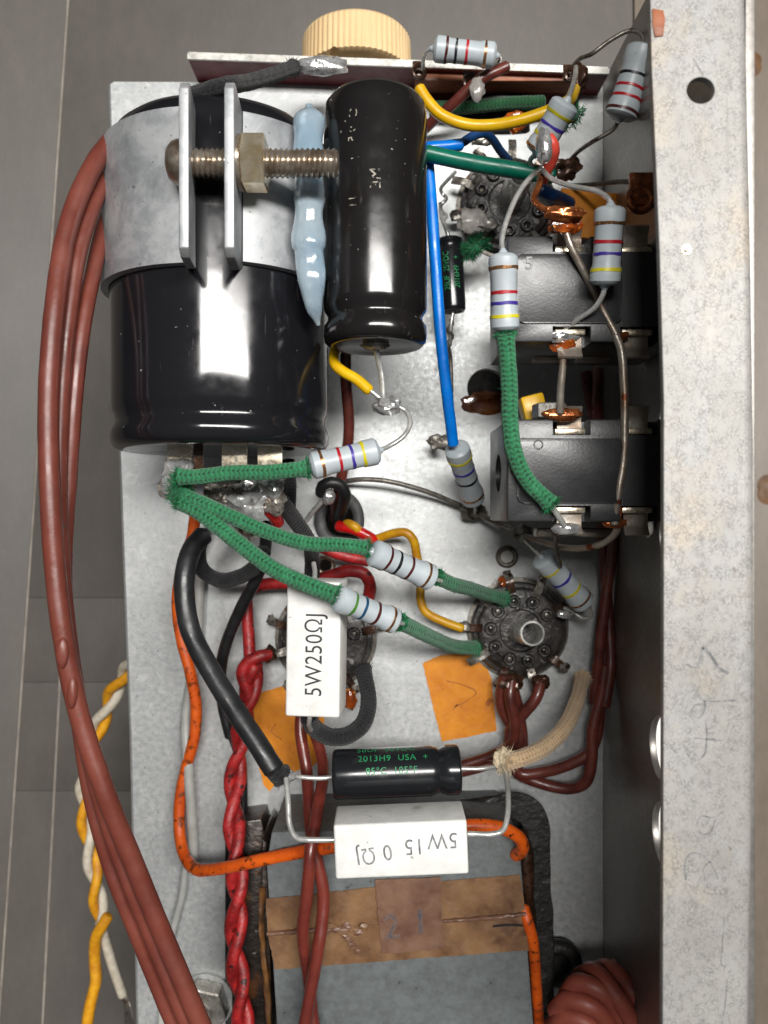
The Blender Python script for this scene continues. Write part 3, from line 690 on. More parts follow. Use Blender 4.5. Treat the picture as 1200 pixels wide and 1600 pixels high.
# glue bead
Vs, Fs = [], []
cs = [P(x, y, z) for x, y, z in [(484, 172, 44), (483, 230, 45.5), (483, 300, 45.5), (482, 345, 46), (484, 410, 46), (490, 470, 44.5), (497, 502, 42)]]
def gr_(L, th, tot):
    e = min(1, (L+.4)/2.2, (tot-L+.4)/7.5); return max(.08, e)**.6*(1+.26*noise.noise(V((L*.25, math.cos(th), 3)))+(.12 if 15.5 < L < 24 else 0))
gl = tube(cs, 2.35, 20, .5, gr_)
gl = ([V((v.x+.5*noise.noise(V((v.y*.16, v.x*.3, 2))), v.y, 44.6+(v.z-44.6)*.75)) for v in gl[0]], gl[1])
add('glue_bead', gl, M['glue'], label='pale blue translucent glue bead between the two black capacitors', cat='glue')

#@@PARTS
# ---------------------------------------------------------------- resistors
def resistor(label, a, b_, bands, r=2.2, leads=(), pos=None, tag_parts=True, lm='tin'):
    p0, p1 = P(*a), P(*b_); ax = p1-p0; L = ax.length
    t = thing('resistor', label, 'resistor', (p0+p1)/2)
    R2 = r*1.06
    pr = [(0, .5), (.02, r*.62), (.22, r*.86), (.65, R2*.99), (1.3, R2), (L*.2, R2*.99), (L*.27, r*.95), (L*.5, r*.94), (L*.73, r*.95), (L*.8, R2*.99), (L-1.3, R2), (L-.65, R2*.99), (L-.22, r*.86), (L-.02, r*.62), (L, .5)]
    sd = random.random()*50
    bd = add('body', lathe(pr, p0, ax, 36, lambda tt, th: 1+.018*noise.noise(V((tt*.4+sd, math.cos(th), math.sin(th))))), M['res'], t)
    pos = pos or (.24, .42, .58, .80)
    for f, c in zip(pos, bands):
        tt = L*f; w_ = .5
        def rad(x):
            for i in range(len(pr)-1):
                if pr[i][0] <= x <= pr[i+1][0]: return pr[i][1]+(pr[i+1][1]-pr[i][1])*(x-pr[i][0])/max(1e-6, pr[i+1][0]-pr[i][0])
            return r
        aa, u, bb = frame(ax); Vs, Fs = [], []; n = 48; s2_ = random.random()*40
        for k in range(n):
            th = 2*PI*k/n; dr = u*math.cos(th)+bb*math.sin(th)
            e1 = .12*noise.noise(V((math.cos(th)*1.5+s2_, math.sin(th)*1.5, 0))); e2 = .15*noise.noise(V((math.cos(th)*1.5, math.sin(th)*1.5+s2_, 4)))
            for q, e in ((tt-w_/2+e1, .0), (tt-w_/2+e1, .07), (tt+w_/2+e2, .07), (tt+w_/2+e2, .0)):
                k0 = 1+.018*noise.noise(V((q*.4+sd, math.cos(th), math.sin(th))))
                Vs.append(p0+aa*q+dr*(rad(q)*k0+e-(.03 if e == 0 else 0)))
        for k in range(n):
            k2 = (k+1) % n
            for i in range(3): Fs.append((k*4+i, k2*4+i, k2*4+i+1, k*4+i+1))
        add('colour_band', (Vs, Fs), M['band_'+c], bd)
    for e, pp in ((p0, a), (p1, b_)):
        dr = (e-(p0+p1)/2).normalized()
        add('lead_fillet', lathe([(-.3, .95), (.15, .75), (.6, .45), (.8, .3)], e, dr, 14), M['res'], t)
    for ld in leads:
        add('lead', tube(PS(ld), .42, 10, .5, bumpy(.02, .3, sd)), M[lm], t)
    return t
resistor('grey resistor with brown, black, red and gold bands above the front panel', (677, 76, 17), (775, 87, 17), ('brown', 'black', 'red', 'gold'), 2.35,
         [[(678, 76, 17), (668, 78, 16.5), (662, 92, 15), (660, 108, 12)], [(776, 87, 17), (781, 88, 15), (776, 100, 12), (748, 118, 11)]], (.21, .36, .53, .82))
resistor('grey resistor with yellow, violet, yellow bands slanting beside the solder-tipped twist', (886, 158, 45), (838, 240, 40), ('yellow', 'violet', 'yellow', 'gold'), 2.35,
         [[(886, 158, 45), (893, 140, 44), (899, 118, 38), (900, 105, 30)], [(838, 240, 40), (828, 252, 38), (836, 266, 37), (848, 272, 38)]], (.24, .46, .66, .9))
resistor('shaded resistor hanging in the dark under the top of the lip', (1006, 72, 27), (968, 186, 24), ('black', 'red', 'red', 'brown'), 2.95,
         [[(1006, 72, 27), (1003, 56, 27), (985, 48, 26), (955, 62, 25), (925, 84, 24), (906, 92, 20), (896, 102, 18)], [(968, 186, 24), (958, 202, 22), (925, 222, 20), (898, 242, 12), (885, 258, 8)]], (.42, .58, .72, .9), lm='dull')
resistor('grey resistor standing over the right end of the upper jack', (954, 322, 56), (945, 446, 53), ('gold', 'red', 'violet', 'yellow'), 2.25,
         [[(954, 322, 56), (952, 312, 56), (935, 300, 55), (890, 290, 52), (860, 278, 49), (846, 264, 48)], [(945, 446, 53), (943, 458, 52.5), (930, 480, 51), (905, 498, 49), (878, 516, 46), (868, 524, 44)]], (.22, .45, .60, .80))
resistor('grey resistor whose foot runs into the long green cloth sleeve', (786, 396, 54), (789, 518, 52), ('gold', 'red', 'violet', 'yellow'), 2.15,
         [[(786, 396, 54), (784, 378, 53), (790, 350, 52), (808, 306, 50), (830, 276, 48), (848, 262, 48)], [(789, 518, 52), (790, 530, 52)]], (.19, .50, .64, .81))
resistor('grey resistor just below the tall capacitor, on the upper green sleeve', (484, 729, 44), (592, 704, 42), ('gold', 'red', 'violet', 'yellow'), 2.2,
         [[(592, 704, 42), (608, 697, 41), (632, 680, 40), (641, 660, 39), (634, 642, 38), (614, 632, 38)], [(484, 729, 44), (470, 732, 44)]], (.17, .42, .60, .76))
resistor('grey resistor with brown, black, brown bands on the middle green sleeve', (580, 862, 36), (676, 904, 30), ('brown', 'black', 'brown', 'gold'), 2.35,
         [[(580, 862, 36), (565, 857, 36)], [(676, 904, 30), (690, 908, 29)]], (.22, .38, .57, .84))
resistor('grey resistor with green, blue, brown bands crossing the upright white resistor', (524, 933, 43.5), (620, 972, 38), ('green', 'blue', 'brown', 'gold'), 2.15,
         [[(524, 933, 43.5), (510, 927, 43.5)], [(620, 972, 38), (634, 976, 36)]], (.25, .41, .62, .86))
resistor('grey resistor with yellow, violet, black bands below the bright blue wire', (713, 698, 24), (740, 782, 12), ('yellow', 'violet', 'black', 'gold'), 2.35,
         [[(713, 698, 24), (709, 688, 25)], [(740, 782, 12), (743, 796, 8), (738, 806, 3)]], (.17, .38, .56, .86))
resistor('grey resistor with yellow, violet, yellow bands slanting right of the white eyelet', (846, 870, 20), (914, 944, 14), ('yellow', 'violet', 'yellow', 'gold'), 2.35,
         [[(846, 870, 20), (838, 862, 20), (826, 850, 20), (815, 838, 18)], [(914, 944, 14), (922, 952, 13), (922, 964, 12), (910, 966, 11), (893, 954, 10), (882, 950, 9)]], (.22, .44, .66, .86))

# ---------------------------------------------------------------- white cement resistors
t = thing('cement_resistor', 'white block resistor standing upright over the left tube socket', 'resistor', P(490, 1015, 28))
a_, b2 = P(493, 909, 38), P(492, 1121, 38)
rot = Matrix.Rotation(R_(-.8), 4, 'Z') @ Matrix.Rotation(R_(-5), 4, 'Y')
cc = (a_+b2)/2
bk = add('block', box(cc+V((0, 0, -4.5)), (9.6, (a_-b2).length, 9), .45, 3, rot), M['ceramic'], t, 30)
tx = text('5W250ΩJ', 4.3, 1.04); tx = xf(tx, Matrix.Translation(cc+V((0, 0, -4.5))) @ rot @ Matrix.Translation((.3, -.9, 4.52)) @ Matrix.Rotation(R_(90), 4, 'Z') @ Matrix.Scale(.82, 4, (1, 0, 0)))
add('printed_value', tx, M['ink_dark'], bk)
add('lead', tube(PS([(490, 912, 33), (492, 896, 32), (490, 880, 30)]), .45), M['tin'], t)
add('lead', tube(PS([(484, 1120, 33), (483, 1132, 31), (486, 1140, 29)]), .45), M['tin'], t)
t = thing('cement_resistor', 'white block resistor lying across the transformer with upside down print', 'resistor', P(625, 1320, 35))
a_, b2 = P(522.5, 1332, 44), P(731, 1322, 44); cc = (a_+b2)/2
rot = Matrix.Rotation(R_(2.4), 4, 'Z')
bk = add('block', box(cc+V((0, -.1, -4.6)), ((b2-a_).length, 9.1, 9.2), .45, 3, rot), M['ceramic'], t, 30)
for s, dx, dy, an in (('5W', 7.0, 1.35, 0), ('15', 2.2, .55, 2), ('0 ΩJ', -4.6, -.5, 7)):
    tx = xf(text(s, 3.8, 1.08), Matrix.Translation(cc+V((0, -.1, .03))) @ rot @ Matrix.Translation((dx, dy, 0)) @ Matrix.Rotation(R_(180+an), 4, 'Z') @ Matrix.Scale(.86, 4, (1, 0, 0)))
    add('printed_value', tx, M['ink'], bk)
add('lead', tube(PS([(522, 1312, 39.5), (480, 1312, 39.5), (462, 1308, 39), (453, 1290, 38), (450, 1250, 36), (447, 1216, 34)]), .5, 10), M['tin'], t)
add('lead', tube(PS([(731, 1303, 39.5), (772, 1303, 39.5), (786, 1297, 39), (792, 1280, 38), (794, 1240, 34), (790, 1205, 30)]), .5, 10), M['tin'], t)

# ---------------------------------------------------------------- axial capacitors with green print
def axial(name, label, a, b_, r, sleeve, crimp, leads):
    p0, p1 = P(*a), P(*b_); ax = p1-p0; L = ax.length
    t = thing(name, label, 'capacitor', (p0+p1)/2-V((0, 0, r)))
    pr = [(0, r*.72), (.02, r*.9), (.35, r*.98), (.8, r)]
    for f in crimp: pr += [(L*f-1.6, r), (L*f-.7, r*.93), (L*f, r*.87), (L*f+.7, r*.93), (L*f+1.5, r)]
    pr += [(L-.9, r), (L-.35, r*.97), (L-.05, r*.88), (L, r*.7)]
    pr.sort()
    slv = add('sleeve', lathe(pr, p0, ax, 48), M['cap'], t)
    add('end_seal', lathe([(-.05, 0), (-.08, r*.68), (.2, r*.74)], p0, ax, 32), M['rubber'], t)
    add('end_seal', lathe([(-.05, 0), (-.08, r*.68), (.2, r*.74)], p1, -ax, 32), M['rubber'], t)
    for l in leads: add('lead', tube(PS(l), .42, 10), M['tin'], t)
    return slv, p0, ax, L
t, p0, ax, L = axial('axial_capacitor', 'glossy black capacitor with green date print above the lying white resistor', (521, 1210, 28), (719, 1202, 28), 4.55, None, (.83,),
    [[(521, 1214, 28), (500, 1216, 28.5), (470, 1214, 29.5), (446, 1211, 31)], [(719, 1201, 28), (750, 1201, 28), (772, 1198, 28.5), (790, 1195, 29)]])
# frame(): u is up, b is sideways; find the sign so that print reads from the camera
def axtext(t, p0, ax, r, s, size, t0, th, mat_, spacing=1.0, sx=1.0):
    g_ = text(s, size, spacing); g_ = ([V((v.x*sx, v.y, 0)) for v in g_[0]], g_[1])
    a, u, b = frame(ax)
    add('printed_text', wrap_text(g_, p0, ax, r, t0, th, -1 if b.dot(V((0, 0, 1)).cross(a)) < 0 else 1), M[mat_], t)
axtext(t, p0, ax, 4.55, '2013H9  USA  +', 1.75, L*.475, -0.88, 'greenprint', 1.1, 1.0)
axtext(t, p0, ax, 4.55, '85°C  185°F', 1.75, L*.46, -0.36, 'greenprint', 1.08, 1.0)
axtext(t, p0, ax, 4.55, '50UF  50VDC', 1.75, L*.42, -1.36, 'greenprint', 1.08, 1.0)
t, p0, ax, L = axial('axial_capacitor', 'small black capacitor with green print beside the bright blue wire', (708, 487, 13), (702, 373, 13), 2.65, None, (.88,),
    [[(708, 487, 13), (705, 505, 13), (703, 540, 12)], [(702, 373, 13), (697, 358, 13), (690, 340, 12), (688, 318, 10)]])
axtext(t, p0, ax, 2.65, '25UF  25VDC', 1.75, L*.52, -0.42, 'greenprint', 1.0, .78)
axtext(t, p0, ax, 2.65, '2016H9   +', 1.75, L*.5, 0.36, 'greenprint', 1.0, .82)
add('twisted_lead', tube([P(703, 500+3*k, 12.4)+V((.5*math.sin(k*.9), 0, .4*math.cos(k*.9))) for k in range(14)]+[P(704, 560, 11), P(706, 640, 12), P(708, 690, 16)], .4, 8), M['dull'], t.parent)
add('twisted_lead', tube([P(693, 345-4*k, 11)+V((.6*math.sin(k*.9), 0, .4*math.cos(k*.9))) for k in range(16)]+[P(712, 268, 12)], .38, 8), M['tin'], t.parent)

# ---------------------------------------------------------------- tube sockets
def socket(px, py, rot, label, n=9, r=10.4, shield=True, zt=4.6, skip=()):
    c = P(px, py, 3); c.z = 0
    t = thing('tube_socket', label, 'socket', c)
    add('body', lathe([(.2, r*.94), (.6, r), (2.4, r), (3.0, r*.97), (3.2, r*.9), (zt-.3, r*.86), (zt, r*.8), (zt, r*.45), (zt-.5, r*.42), (zt-.5, 0)], c, (0, 0, 1), 56, lambda tt, th: 1+.012*noise.noise(V((math.cos(th)*3, math.sin(th)*3, px)))), M['socket'], t)
    add('saddle', ring([(0, r*.9), (0, r*1.09), (.5, r*1.09), (.6, r*1.02), (.6, r*.9)], c, (0, 0, 1), 48), M['dull'], t)
    for k in range(n):
        if k in skip: continue
        th = rot+2*PI*k/(n+1 if n == 9 else n); d = V((math.cos(th), math.sin(th), 0)); q = c+d*r*.63+V((0, 0, zt-.15))
        pw = add('pin_well', ring([(0, .65), (.75, .68), (.95, .85), (.95, 1.15), (.7, 1.35), (0, 1.55), (-.6, 1.5), (-.6, .65)], q, (0, 0, 1), 20), M['socket'], t)
        add('pin', lathe([(-.5, .62), (.1, .62), (.35, .42), (.45, 0)], q, (0, 0, 1), 12), M['pin'] if k % 3 else M['dull'], pw)
        side = V((-d.y, d.x, 0))
        add('solder_lug', strip([q+d*1.9+V((0, 0, .2)), c+d*r*.9+V((0, 0, zt+.5)), c+d*(r*1.08)+V((0, 0, zt+.6)), c+d*(r*1.28)+V((0, 0, zt-.4))], side, 1.7, .35), M['solder_dull'] if k % 2 else M['brownlug'], t)
        if k % 2 == 0: add('solder_joint', blob(c+d*r*1.17+V((0, 0, zt+.4)), (1.2, 1.2, .9), k+px, .5, .9, 2), M['solder_dull'], t)
    if shield:
        add('centre_tube', ring([(-2, 2.0), (10.4, 2.0), (10.8, 2.15), (10.8, 2.5), (10.4, 2.65), (-2, 2.75)], c+V((0, 0, zt)), (.05, .1, 1), 28), M['tin'], t)
    return t, c
socket(812, 984, .55, 'dark nine pin tube socket with a metal centre tube at right of centre')
socket(508, 1000, .25, 'dark tube socket half hidden under the upright white resistor', shield=False, skip=(1,))
socket(795, 318, .9, 'dirty dark tube socket above the upper jack', shield=True)
for (x, y, z, r, m, lb) in ((882, 960, 9, (1.6, 1.0, 1.2), 'solder', 'bright solder bead at the right rim of the nine pin socket'), (720, 395, 8, (1.2, 2.0, 1.0), 'solder', 'flattened solder splash below the upper socket'),
                        (738, 345, 9, (3.0, 2.6, 1.6), 'clear', 'clear grey glue lump on the upper socket rim'), (765, 352, 8, (2.0, 1.2, 1.2), 'solder_dull', 'dull solder lump on the upper socket pins'), (785, 908, 5, (1.0, 1.1, .9), 'flux', 'small amber bead at the upper rim of the nine pin socket')):
    add('solder_bead', blob(P(x, y, z), r, x, .4, .9), M[m], label=lb, cat='solder')

# ---------------------------------------------------------------- phone jacks
def jack(label, xa, ya, yb, z0, z1, five, mirror=False):
    t = thing('phone_jack', label, 'jack', (34, (ya+yb)/2, z0))
    W_ = 48.2-xa
    body = box(((xa+48.2)/2, (ya+yb)/2, (z0+z1)/2), (W_, yb-ya, z1-z0), .35, 2)
    cuts = [lathe([(-3, 3.3), (14, 3.3)], (xa, (ya+yb)/2, (z0+z1)/2+.5), (1, 0, 0), 32)]
    for x0 in (8.0, 19.0):
        for yy in (ya, yb): cuts.append(box((xa+x0+2.5, yy, z1-1.2), (6.2, 5.2, 6.0), 0))
    for c in cuts: body = boolean(body, [c])
    add('body', body, M['jack'], t, 30)
    add('cover', prism(rr_poly([(xa+1.6, ya+3.0), (xa+W_*.66, ya+3.0), (xa+W_*.66, yb-3.0), (xa+1.6, yb-3.0)], 1.2), z1-.2, z1+.45, .12), M['jack'], t, 30)
    for x0 in (8.0, 19.0):
        for yy, s in ((ya, 1), (yb, -1)):
            add('contact', box((xa+x0+2.5, yy+s*1.9, z1-1.6), (5.0, 1.0, 1.2), .15), M['contact'], t)
            add('solder_tab', strip([(xa+x0+2.6, yy+s*1.4, z1-2.4), (xa+x0+2.6, yy-s*.6, z1-2.4), (xa+x0+2.6, yy-s*2.2, z1-1.4)], (1, 0, 0), 4.0, .45), M['oldwire'], t)
    if five:
        add('moulded_numeral', flat_text(text('5', 2.8, 1, .04), (xa+3.5, yb-4.7, z1+.62), 0), M['shrink2'], t)
    else:
        add('moulded_ring', torus((xa+5.0, yb-4.2, z1+.45), (0, 0, 1), .7, .12, 20, 6), M['pin'], t)
    return t
jack('upper black plastic phone jack marked 5 on the side wall', 20.0, 27.6, 44.9, 27, 48, True)
jack('lower black plastic phone jack with its round bore facing left', 20.0, -1.6, 15.1, 27, 48, False)
# lugs, nuts and links at the jacks
def cup(label, px, py, z, m='copper', r=2.6, flat=.55, rot=0):
    q = P(px, py, z); g_ = merge(blob(q, (r*1.15, r*.42, .8), px, .22, .8), box(q+V((.2, .25, .5)), (r*1.9, r*.5, .45), .18, 2, Matrix.Rotation(R_(-12), 4, 'X')))
    add('solder_lug', g_, M[m], label=label, cat='lug')
def lump(label, px, py, z, r, m, seed=1, amp=.4):
    add('solder_joint', blob(P(px, py, z), r, seed, amp, .8), M[m], label=label, cat='solder')
lump('amber coated solder on the top tab of the upper jack', 884, 334, 52, (3.3, 1.15, 1.0), 'copper', 3)
lump('dark flux drip under the amber solder of the upper jack', 882, 352, 50, (2.6, 1.5, 1.6), 'flux', 5)
lump('amber solder on the lower tab of the upper jack', 882, 535, 45, (2.4, 1.9, 1.5), 'flux', 8)
lump('grey solder ridge on the lower tab of the upper jack', 876, 526, 46, (3.2, 1.0, 1.2), 'solder', 12)
cup('copper disc lug on the top tab of the lower jack', 878, 648, 48, 'copper', 2.7, .5)
cup('amber stained disc lug right of the upper jack', 962, 526, 47, 'copper', 1.9, .4)
cup('amber stained disc lug at the lower right of the lower jack', 960, 818, 46, 'copper', 1.8, .4)
lump('bright solder drop below the lower jack', 884, 826, 48, (2.2, 1.0, 1.0), 'solder', 21, .25)
lump('small brown solder at the foot of the long bare link', 962, 796, 46, (1.2, 2.0, 1.2), 'flux', 23)
t = thing('jack_nut', 'hexagonal nut beside the yellow plastic piece above the lower jack', 'nut', P(858, 640, 42))
add('hex_body', hexprism(P(858, 655, 42), (0, 1, 0), 2.9, 2.6, 1.0, .2), M['steel'], t, 20)
for (x, y, lb) in ((858, 558, 'flat washer shaped lug under the upper jack'), (925, 558, 'second dull lug under the upper jack right of the link'), (862, 832, 'dull lug plate under the left end of the lower jack edge'), (930, 832, 'dull lug plate under the lower jack near its right end')):
    add('lug_plate', box(P(x, y, 34), (6.0, 1.6, 3.4), .3), M['oldwire'], label=lb, cat='lug')
add('yellow_spacer', box(P(833, 640, 36), (4.2, 5.0, 4), .5, 2, Matrix.Rotation(R_(14), 4, 'Z')), M['plug'], label='yellow plastic spacer above the lower jack', cat='spacer')
def wire(label, pts, r, m, name='wire', n=12, amp=.03, group=None, cat='wire', step=None):
    return add(name, tube(PS(pts), r, n, step, bumpy(amp, .35, len(ORG))), M[m], label=label, cat=cat, group=group)
wire('short bare link between the two phone jacks', [(880, 545, 45), (879, 575, 46), (876, 610, 47), (875, 646, 49)], .62, 'oldwire', 'bare_link')
wire('long bare link down the right side of both jacks', [(962, 524, 48), (970, 545, 48), (975, 600, 48), (976, 660, 48), (974, 720, 48), (966, 770, 48), (960, 818, 47)], .68, 'oldwire', 'bare_link', amp=.08)
wire('straight bare wire slanting behind the right hand resistor to the jack lug', [(884, 362, 50), (892, 385, 50), (915, 430, 49), (942, 485, 48), (962, 522, 48)], .62, 'oldwire', 'bare_link')
wire('bare wire looping under the lower jack to its lug', [(815, 834, 18), (850, 848, 24), (900, 857, 34), (940, 850, 40), (962, 832, 44), (964, 818, 46)], .6, 'oldwire', 'bare_link')
wire('thin bare wire dropping from the lower jack to the slanting resistor', [(870, 835, 38), (868, 855, 30), (876, 885, 22)], .4, 'dull', 'bare_link')

wire('tinned wire end from the long green sleeve to the solder drop', [(858, 786, 50), (868, 800, 49.5), (882, 822, 48.8)], .5, 'tin', 'bare_link')
# ---------------------------------------------------------------- solder joints on the loose ends
lump('crumpled solder joint under the tall capacitor', 604, 634, 38, (2.3, 1.6, 1.5), 'solder', 31, .5)
lump('shiny solder tip wrapping the salmon red wire', 850, 228, 52, (1.35, 2.8, 1.5), 'solder', 33, .25)
lump('large bright solder smear on the red panel', 505, 103, 14, (5.2, 1.9, 1.6), 'solder', 35, .3)
lump('solder joint where the black sleeve meets the green printed capacitor', 447, 1212, 32, (1.5, 1.3, 1.2), 'solder', 37, .4)
lump('solder joint at the frayed cream cloth wire', 786, 1194, 29, (1.6, 1.7, 1.3), 'solder', 39, .4)
lump('pointed solder lug left of the resistor under the blue wire', 686, 690, 8, (2.2, 1.6, 1.2), 'solder_dull', 41, .5)
lump('dull solder on the plate at the foot of the yellow banded resistor', 738, 797, 4, (2.6, 2.0, 1.6), 'solder_dull', 43, .5)
lump('knotted dull solder below the lower jack corner', 815, 834, 18, (2.0, 1.6, 1.4), 'solder_dull', 45, .6)
lump('clear plastic drop under the brown strip at the panel', 745, 140, 14, (1.6, 2.4, 1.4), 'clear', 47, .3)
lump('dark solder lump on the right potentiometer lug', 905, 120, 22, (1.6, 2.4, 1.6), 'brownlug', 49, .5)
lump('amber solder ring under the yellow wire', 805, 190, 16, (2.2, 2.0, 1.4), 'flux', 51, .5)
lump('dark burnt solder knot right of the teal wire end', 886, 262, 12, (2.6, 2.2, 1.6), 'brownlug', 53, .6)
lump('grey solder blob at the end of the short dark blue wire', 752, 216, 20, (2.4, 1.3, 1.2), 'solder_dull', 55, .5)
lump('amber solder bead on the left socket rim by the black loop', 547, 1092, 10, (1.4, 2.2, 1.2), 'flux', 57, .4)
lump('brown solder bead on the left edge of the left socket', 422, 1022, 9, (1.3, 1.8, 1.2), 'brownlug', 59, .5)
lump('amber crust on the lower socket lugs above the brown wires', 800, 1066, 8, (2.2, 1.8, 1.4), 'brownlug', 61, .6)
lump('second amber crust on the lower socket lugs', 845, 1066, 8, (1.8, 1.5, 1.3), 'brownlug', 63, .6)
add('resin_drop', blob(P(757, 630, .1), (5.2, 2.6, .35), 4, .3, .9), M['resin'], label='dark brown resin drop beside the long green sleeve', cat='resin')
add('hole_shade', lathe([(-3, 4.1), (-.9, 4.1), (-.6, 3.6), (-.6, 0)], P(760, 606, 0), (0, 0, 1), 32), M['dark'], label='dark disc standing for the shade in the plate hole above the resin drop', cat='plug')  # near-black disc paints the shade inside the hole
wire('copper stained bare wire curling from the solder tip to the upper jack', [(850, 268, 47), (842, 290, 48), (834, 310, 49), (842, 322, 50), (858, 330, 51), (872, 334, 52)], .55, 'copper', 'bare_link', amp=.15)

# ---------------------------------------------------------------- cloth covered wires
def clothwire(label, pts, r, m, fibre, ends=(1, 1), name='cloth_sleeve', k=6, fuzz=4.5, cat='sleeve', flare=.22, step=.3, deep=.045):
    pp = PS(pts); sd = len(ORG)
    def rf(L, th, tot):
        a = math.cos(6*th)*.8; b = .35*math.sin(L*7.9)*(1 if int(th*3/PI) % 2 else -1)
        fl = 0
        if ends[0]: fl += flare*math.exp(-L/.8)
        if ends[1]: fl += flare*math.exp(-(tot-L)/.8)
        return 1+deep*(a+b)+.05*noise.noise(V((L*.5, math.cos(th)+sd, math.sin(th))))+fl
    o = add(name, tube(pp, r, 32, step, rf, round_end=.15), M[m], label=label, cat=cat)
    cs = curve(pp, .4)
    gs = [hairs(cs, r, int(len(cs)*fuzz), .6, .6, .03)]
    for e, wh in zip(ends, (0, len(cs)-1)):
        if e: gs.append(hairs(cs, r, 260, 1.3, .8, .06, wh, .8))
    add('loose_fibres', merge(*gs), M[fibre], o, 0, kind='stuff')
    return o
G = ('greencloth', 'greenfibre')
clothwire('upper green cloth sleeve from the can terminals to a resistor', [(281, 745, 44), (310, 745, 44.5), (360, 739, 45), (420, 738, 45), (478, 732, 44.5)], 1.32, *G)
clothwire('middle green cloth sleeve from the can terminals to a resistor', [(281, 772, 41), (315, 786, 42), (360, 806, 42), (420, 832, 40), (480, 849, 38), (530, 851, 37), (572, 856, 36.3)], 1.32, *G)
clothwire('lowest green cloth sleeve ending over the upright white resistor', [(284, 784, 41.5), (320, 806, 42), (370, 846, 42), (430, 890, 43), (480, 913, 43.8), (522, 929, 43.8)], 1.42, *G)
clothwire('short green sleeve dropping to the top of the nine pin socket', [(684, 902, 28), (705, 912, 25), (735, 920, 18), (760, 928, 12), (786, 934, 8)], 1.42, *G, flare=.15)
clothwire('short green sleeve dropping to the left rim of the nine pin socket', [(626, 972, 36), (650, 984, 31), (680, 998, 22), (710, 1010, 14), (742, 1013, 9)], 1.42, *G, flare=.15)
clothwire('long green cloth sleeve curving down over the lower jack', [(790, 526, 52), (793, 560, 52), (796, 610, 52), (797, 660, 52), (803, 705, 52), (822, 748, 51), (858, 786, 50)], 1.34, *G, k=5)
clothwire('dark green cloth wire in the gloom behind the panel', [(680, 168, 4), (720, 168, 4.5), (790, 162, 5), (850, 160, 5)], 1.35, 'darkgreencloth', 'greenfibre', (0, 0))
add('green_terminal_wrap', blob(P(282, 764, 41), (2.0, 3.0, 1.9), 6, .25, 1.2), M['greencloth'], label='frayed green cloth bundle gathering the sleeves at the can terminal', cat='sleeve')
cs = curve(PS([(282, 748, 42), (281, 765, 42.6), (284, 782, 42)]), .4)
add('loose_fibres', merge(hairs(cs, 2.1, 260, 1.2, .9, .06, None, .5)), M['greenfibre'], list(ORG)[-1], 0, kind='stuff')
for i, (x, y, z, lb) in enumerate(((742, 388, 14, 'frayed green cloth tuft beside the small green printed capacitor'), (893, 186, 30, 'tiny green cloth tuft beside the slanting upper resistor'))):
    cs = curve([P(x-12, y+6, z), P(x, y, z+1), P(x+10, y-10, z)], .4); o = add('cloth_tuft', tube(cs, 1.0-.4*i, 10, dense=True), M['greencloth'], label=lb, cat='cloth')
    add('loose_fibres', merge(hairs(cs, 1.0, 220-120*i, 2.2-i, 1.2, .08), hairs(cs, 1, 80, 2.0-i*.6, .8, .08, len(cs)-1), hairs(cs, 1, 80, 2.0-i*.6, .8, .08, 0)), M['greenfibre'], o, 0, kind='stuff')
K = ('blackcloth', 'blackfibre')
clothwire('black cloth wire looping beside the left socket', [(567, 1046, 18), (573, 1070, 20), (576, 1100, 22), (566, 1132, 24), (540, 1150, 25), (512, 1150, 25), (490, 1136, 26), (482, 1120, 28)], 1.6, *K, (1, 0), 'cloth_wire', cat='wire')
clothwire('black cloth wire coiling under the can terminals', [(318, 834, 20), (310, 862, 16), (316, 890, 14), (342, 906, 14), (372, 902, 15), (398, 886, 18), (412, 862, 22)], 1.5, *K, (0, 0), 'cloth_wire', cat='wire')
clothwire('black cloth wire falling from the can behind the green sleeves', [(450, 720, 22), (453, 760, 20), (452, 800, 18)], 1.3, *K, (0, 0), 'cloth_wire', cat='wire')
clothwire('thick black cloth wire from the can terminals toward the grommet', [(432, 770, 30), (448, 795, 26), (470, 826, 22), (484, 850, 18), (488, 880, 14), (487, 905, 12)], 1.55, *K, (0, 0), 'cloth_wire', cat='wire')
clothwire('black cloth wire lying across the top of the can to the panel', [(300, 150, 44), (345, 136, 46), (390, 128, 36), (430, 116, 24), (458, 106, 16)], 1.35, *K, (0, 1), 'cloth_wire', cat='wire')
clothwire('cream cloth wire arching right of the brown wires', [(790, 1190, 29), (815, 1184, 29), (850, 1168, 27), (880, 1140, 24), (900, 1100, 18), (910, 1060, 10)], 1.55, 'creamcloth', 'creamfibre', (1, 1), 'cloth_wire', 9, cat='wire')
cs = curve(PS([(796, 1190, 29.5), (782, 1188, 30)]), .4)
o = add('frayed_end', blob(P(787, 1186, 29.2), (1.7, 1.9, 1.3), 8, .4, 1), M['creamfibre'], label='frayed cream cloth end at the capacitor lead', cat='cloth')
add('loose_fibres', hairs(cs, 1.3, 220, 2.0, 1.1, .06), M['creamfibre'], o, 0, kind='stuff')

